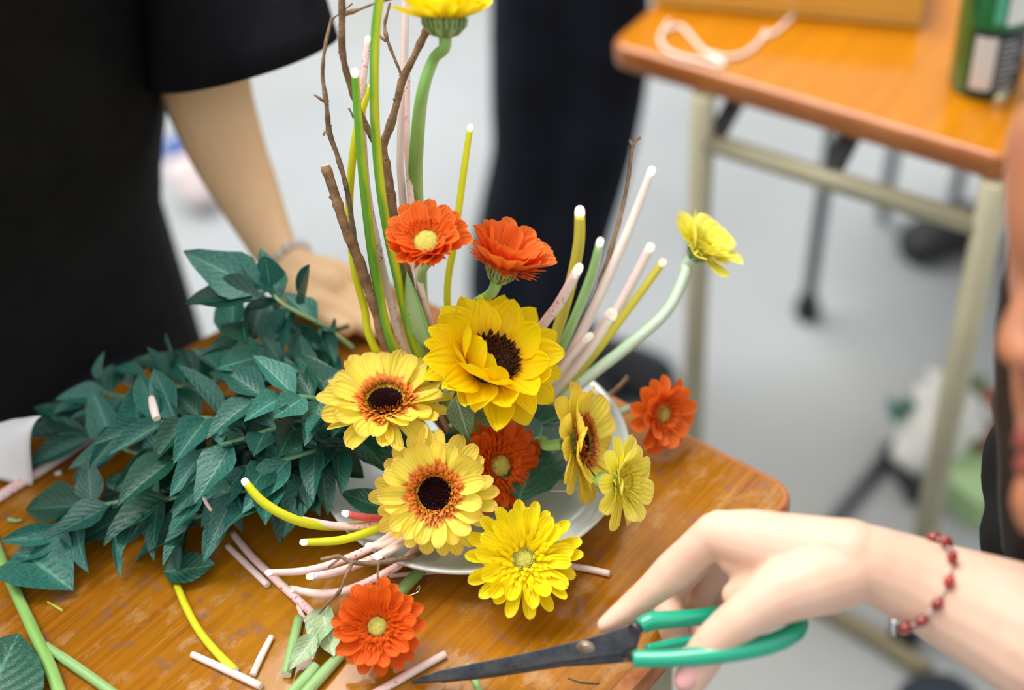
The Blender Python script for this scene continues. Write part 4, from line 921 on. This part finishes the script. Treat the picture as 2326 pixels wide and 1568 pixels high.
# ------------------------------------------------------------------ person standing behind
pb = thing('person', 'person in dark navy trousers standing behind the flowers, cut off at the thighs', 'person', V((.1, .88, -.7)))
def yz(x, y, Y, hw): p = py_(x, y, Y); return (p, hw*(p-CAM).length/F*.97)
blob('trousers', [
  [yz(1262,-420,.86,130), yz(1232,-60,.86,118), yz(1222,200,.86,112), yz(1214,350,.86,102), yz(1185,500,.87,104), yz(1165,650,.88,108), yz(1185,850,.88,95)],
  [yz(1345,-420,.84,130), yz(1362,-60,.84,112), yz(1372,120,.84,108), yz(1345,320,.84,104), yz(1300,500,.84,98), yz(1262,640,.84,95), yz(1225,860,.86,88)],
  [yz(1300,-450,.85,160), yz(1300,-100,.85,110)]], NAVY, pb, .007, 6, )
def shoe(name, c, ang, mat, parent=None, L=.26):
    prof = [(0, .036, .05), (.18, .04, .065), (.4, .038, .07), (.62, .045, .055), (.82, .046, .04), (.95, .034, .032), (1.0, .015, .022)]
    vs, fs = [], []; n = 14
    for (t, w0, h) in prof:
        for k in range(n):
            A = 2*math.pi*k/n; z = max(0, h*.5 + h*.5*math.sin(A)*1.15); vs.append(V((t*L, w0*math.cos(A), z)))
    for i in range(len(prof)-1):
        for k in range(n): k2 = (k+1) % n; fs.append((i*n+k, i*n+k2, (i+1)*n+k2, (i+1)*n+k))
    fs.append(tuple(range(n))[::-1]); fs.append(tuple((len(prof)-1)*n+k for k in range(n)))
    mw = M4.Translation(V((c.x, c.y, -.697))) @ M4.Rotation(ang, 4, 'Z') @ M4.Translation(V((-.1, 0, 0)))
    return put(name, mesh(name, vs, fs), mat, parent, mw)
pp = py_(1185, 850, .88); shoe('shoe', V((pp.x, .86, 0)), -1.8, RUBBER, pb); pp = py_(1225, 860, .86); shoe('shoe', V((pp.x+.06, .82, 0)), -1.5, RUBBER, pb)
tag(shoe('shoe', pz(1425, 862, -.69), -.35, simple('black_leather', (20, 26, 34), .5), None, .17), 'black shoe on the ground behind the small orange gerbera', 'shoe')
tag(shoe('shoe', pz(2115, 560, -.69), 3.3, simple('black_leather_dull', (24, 26, 28), .6), None, .15), 'black shoe in the shade beyond the rear table leg', 'shoe')
tag(shoe('shoe', pz(2140, 1650, -.69), 1.6, simple('navy_canvas', (24, 34, 46), .7), None, .16), 'dark blue shoe on the ground under the forearm', 'shoe')

# ------------------------------------------------------------------ things on the rear table
bx = thing('wooden_tray', 'shallow yellowish wooden tray cut off by the top edge, on the rear table', 'tray', pz(1780, 20, 0))
a = pz(1476, 12, 0); b = pz(2088, 66, 0); ux = (b-a).normalized(); uy = V((-ux.y, ux.x, 0)); L = (b-a).length
mw = M4((ux, uy, V((0, 0, 1)))).transposed().to_4x4(); mw.translation = a
TR = simple('pale_varnished_wood', (244, 196, 92), .35, (236, 184, 80), 10, 0, Coat_Weight=.4)
for nm, (p, q) in (('base', ((0, 0, .001), (L, .26, .008))), ('front_wall', ((0, 0, .008), (L, .010, .05))), ('back_wall', ((0, .25, .008), (L, .26, .05))), ('side_wall', ((0, .01, .008), (.01, .25, .05))), ('side_wall', ((L-.01, .01, .008), (L, .25, .05)))):
    o = put(nm, mesh(nm, *box_geo(p, q), False), TR, bx, mw); bv = o.modifiers.new('b', 'BEVEL'); bv.width = .003; bv.segments = 2
cord = [(1470,4),(1520,48),(1500,85),(1512,112),(1545,128),(1590,138),(1635,150),(1640,142),(1600,118),(1570,84),(1545,60),(1515,66)]
WIRE = simple('clear_plastic', (250, 236, 226), .2, None, 40, 0, Coat_Weight=.6, Emission_Strength=0)
cp = thing('plastic_cord', 'looped clear plastic cord lying on the left end of the rear table', 'cord', pz(1600, 110, 0))
tube('loop', [(pz(x, y, .003), .0021) for x, y in cord[1:]], WIRE, cp, 8, 6)
tube('loop', [(pz(x, y, .003), .0021) for x, y in ((1600,118),(1650,130),(1690,122),(1722,98),(1740,70))], WIRE, cp, 8, 6)
tube('loop', [(pz(x, y, .003), .0021) for x, y in ((1735,84),(1762,72),(1785,52),(1800,36))], WIRE, cp, 8, 6)
cn = thing('spray_can', 'green can with black and white label at the right end of the rear table', 'can', pz(2232, 190, 0))
cb = pz(2232, 190, 0); rr = .0315
put('can_body', mesh('can_body', *lathe([(rr*.93, 0), (rr, .004), (rr, .15), (rr*.9, .163), (rr*.5, .172), (1e-4, .173)], 40)), simple('green_can', (20, 130, 56), .25, (12, 100, 44), 30, 0, Coat_Weight=.5), cn, M4.Translation(cb))
def patch(name, z0, z1, a0, a1, r, mat, par):
    vs, fs = [], []; n = 14
    for i in range(n+1):
        A = math.radians(a0 + (a1-a0)*i/n)
        for z in (z0, z1): vs.append(V((r*math.cos(A), r*math.sin(A), z)))
    for i in range(n): fs.append((2*i, 2*i+2, 2*i+3, 2*i+1))
    return put(name, mesh(name, vs, fs), mat, par, M4.Translation(cb))
patch('black_label', .006, .072, -139, 10, rr+.0004, simple('label_black', (34, 38, 46), .4), cn)
patch('white_panel', .012, .066, -134, -99, rr+.0008, simple('label_white', (232, 230, 224), .5), cn)
patch('white_panel', .078, .15, -92, -50, rr+.0006, simple('label_white_b', (235, 236, 232), .5), cn)
patch('mint_emblem', .08, .11, -112, -96, rr+.0007, simple('label_mint', (90, 190, 150), .5), cn)
for k in range(9):     # rows of tiny print on the black label
    z = .012 + k*.006; patch('print_line', z, z+.0025, -94, -58 - (k*7 % 3)*5, rr+.0008, simple('label_print', (170, 174, 176), .5) if k == 0 else bpy.data.materials['label_print'], cn)
tag(tube('metal_tube', [(pz(2266, 236, .006), .0055), (pz(2330, 110, .006), .006), (pz(2400, -40, .006), .006)], simple('brushed_metal', (150, 146, 120), .3, None, 40, 0, Metallic=.5), None, 12, 3, capmat=SILVER), 'slim metal tube lying right of the green can', 'tube')

# ------------------------------------------------------------------ things on the ground at right
bq = thing('wrapped_bouquet', 'white paper wrapped bouquet on the ground behind the rear table leg', 'bouquet', pz(2120, 1040, -.7))
a, b = pz(2050, 1060, -.66), pz(2190, 900, -.60)
put('paper_cone', mesh('paper_cone', *[x for x in tube_geo([(a, .02), (a.lerp(b, .5), .045), (b, .06)], 18, 4, .8, .15)[:3]]), simple('kraft_white', (222, 222, 216), .7), bq)
for k, (x, y, x2, y2) in enumerate(((2045, 960, 2020, 905), (2060, 950, 2065, 900), (2180, 900, 2190, 820), (2200, 905, 2240, 850))):
    me = leaf_of(LEAF if k < 2 else SLEAF, wd=.6, fold=.3, curl=.1); A, B = pz(x, y, -.62), pz(x2, y2, -.58); put('leaf', me, None, bq, frame(A, B-A, V((0, -.4, 1))) @ M4.Scale((B-A).length, 4))
tag(put('flower_pot', mesh('flower_pot', *lathe([(.03, 0), (.042, .07), (.046, .075), (.046, .09), (.040, .09), (.036, .08), (1e-4, .078)], 28)), simple('terracotta', (150, 84, 62), .8, (130, 70, 54), 30), None, M4.Translation(V((pz(2215, 1040, -.7).x, pz(2215, 1040, -.7).y, -.698)))), 'reddish brown pot on the ground between table leg and black clothes', 'pot')
gb = pz(2225, 1130, -.7); tag(put('green_box', mesh('green_box', *box_geo((-.05, -.04, 0), (.05, .04, .05)), False), simple('pale_green_card', (160, 190, 140), .7), None, M4.Translation(V((gb.x, gb.y, -.698))) @ M4.Rotation(.5, 4, 'Z')), 'pale green box on the ground in front of the reddish pot', 'box')
tag(tube('grey_stick', [(pz(2015, 1030, -.69), .009), (pz(1880, 1200, -.69), .009), (pz(1780, 1330, -.69), .009)], METALD, None, 8, 3), 'thin grey stick on the ground right of the work table corner', 'stick')
tag(tube('dark_stick', [(pz(2015, 1015, -.68), .011), (pz(2060, 1080, -.68), .016), (pz(2085, 1130, -.68), .014)], RUBBER, None, 8, 3), 'short dark stick beside the rear table leg on the ground', 'stick')
tag(tube('shadow_streak', [(pz(1850, 1370, -.69), .012), (pz(1990, 1450, -.69), .012), (pz(2110, 1530, -.69), .012)], simple('shadow_brown', (120, 110, 84), .7), None, 8, 3), 'brownish painted shadow streak on the ground seen below the forearm', 'stick')  # added rod whose brown stands in for a shadow streak on the pavement
bgp = pz(462, 470, -.7)
bg_ = thing('cloth_bag', 'pinkish white bag with blue top on the ground behind the left arm', 'bag', V((bgp.x, bgp.y, -.7)))
blob('bag_body', [[(V((bgp.x, bgp.y, -.67)), .03), (V((bgp.x-.02, bgp.y+.03, -.64)), .036)]], simple('pinkish_cloth', (238, 222, 220), .8), bg_, .008, 4)
put('blue_top', mesh('blue_top', *sphere(V((bgp.x-.03, bgp.y+.05, -.61)), .03, .02)), simple('blue_cloth', (70, 96, 160), .8), bg_)
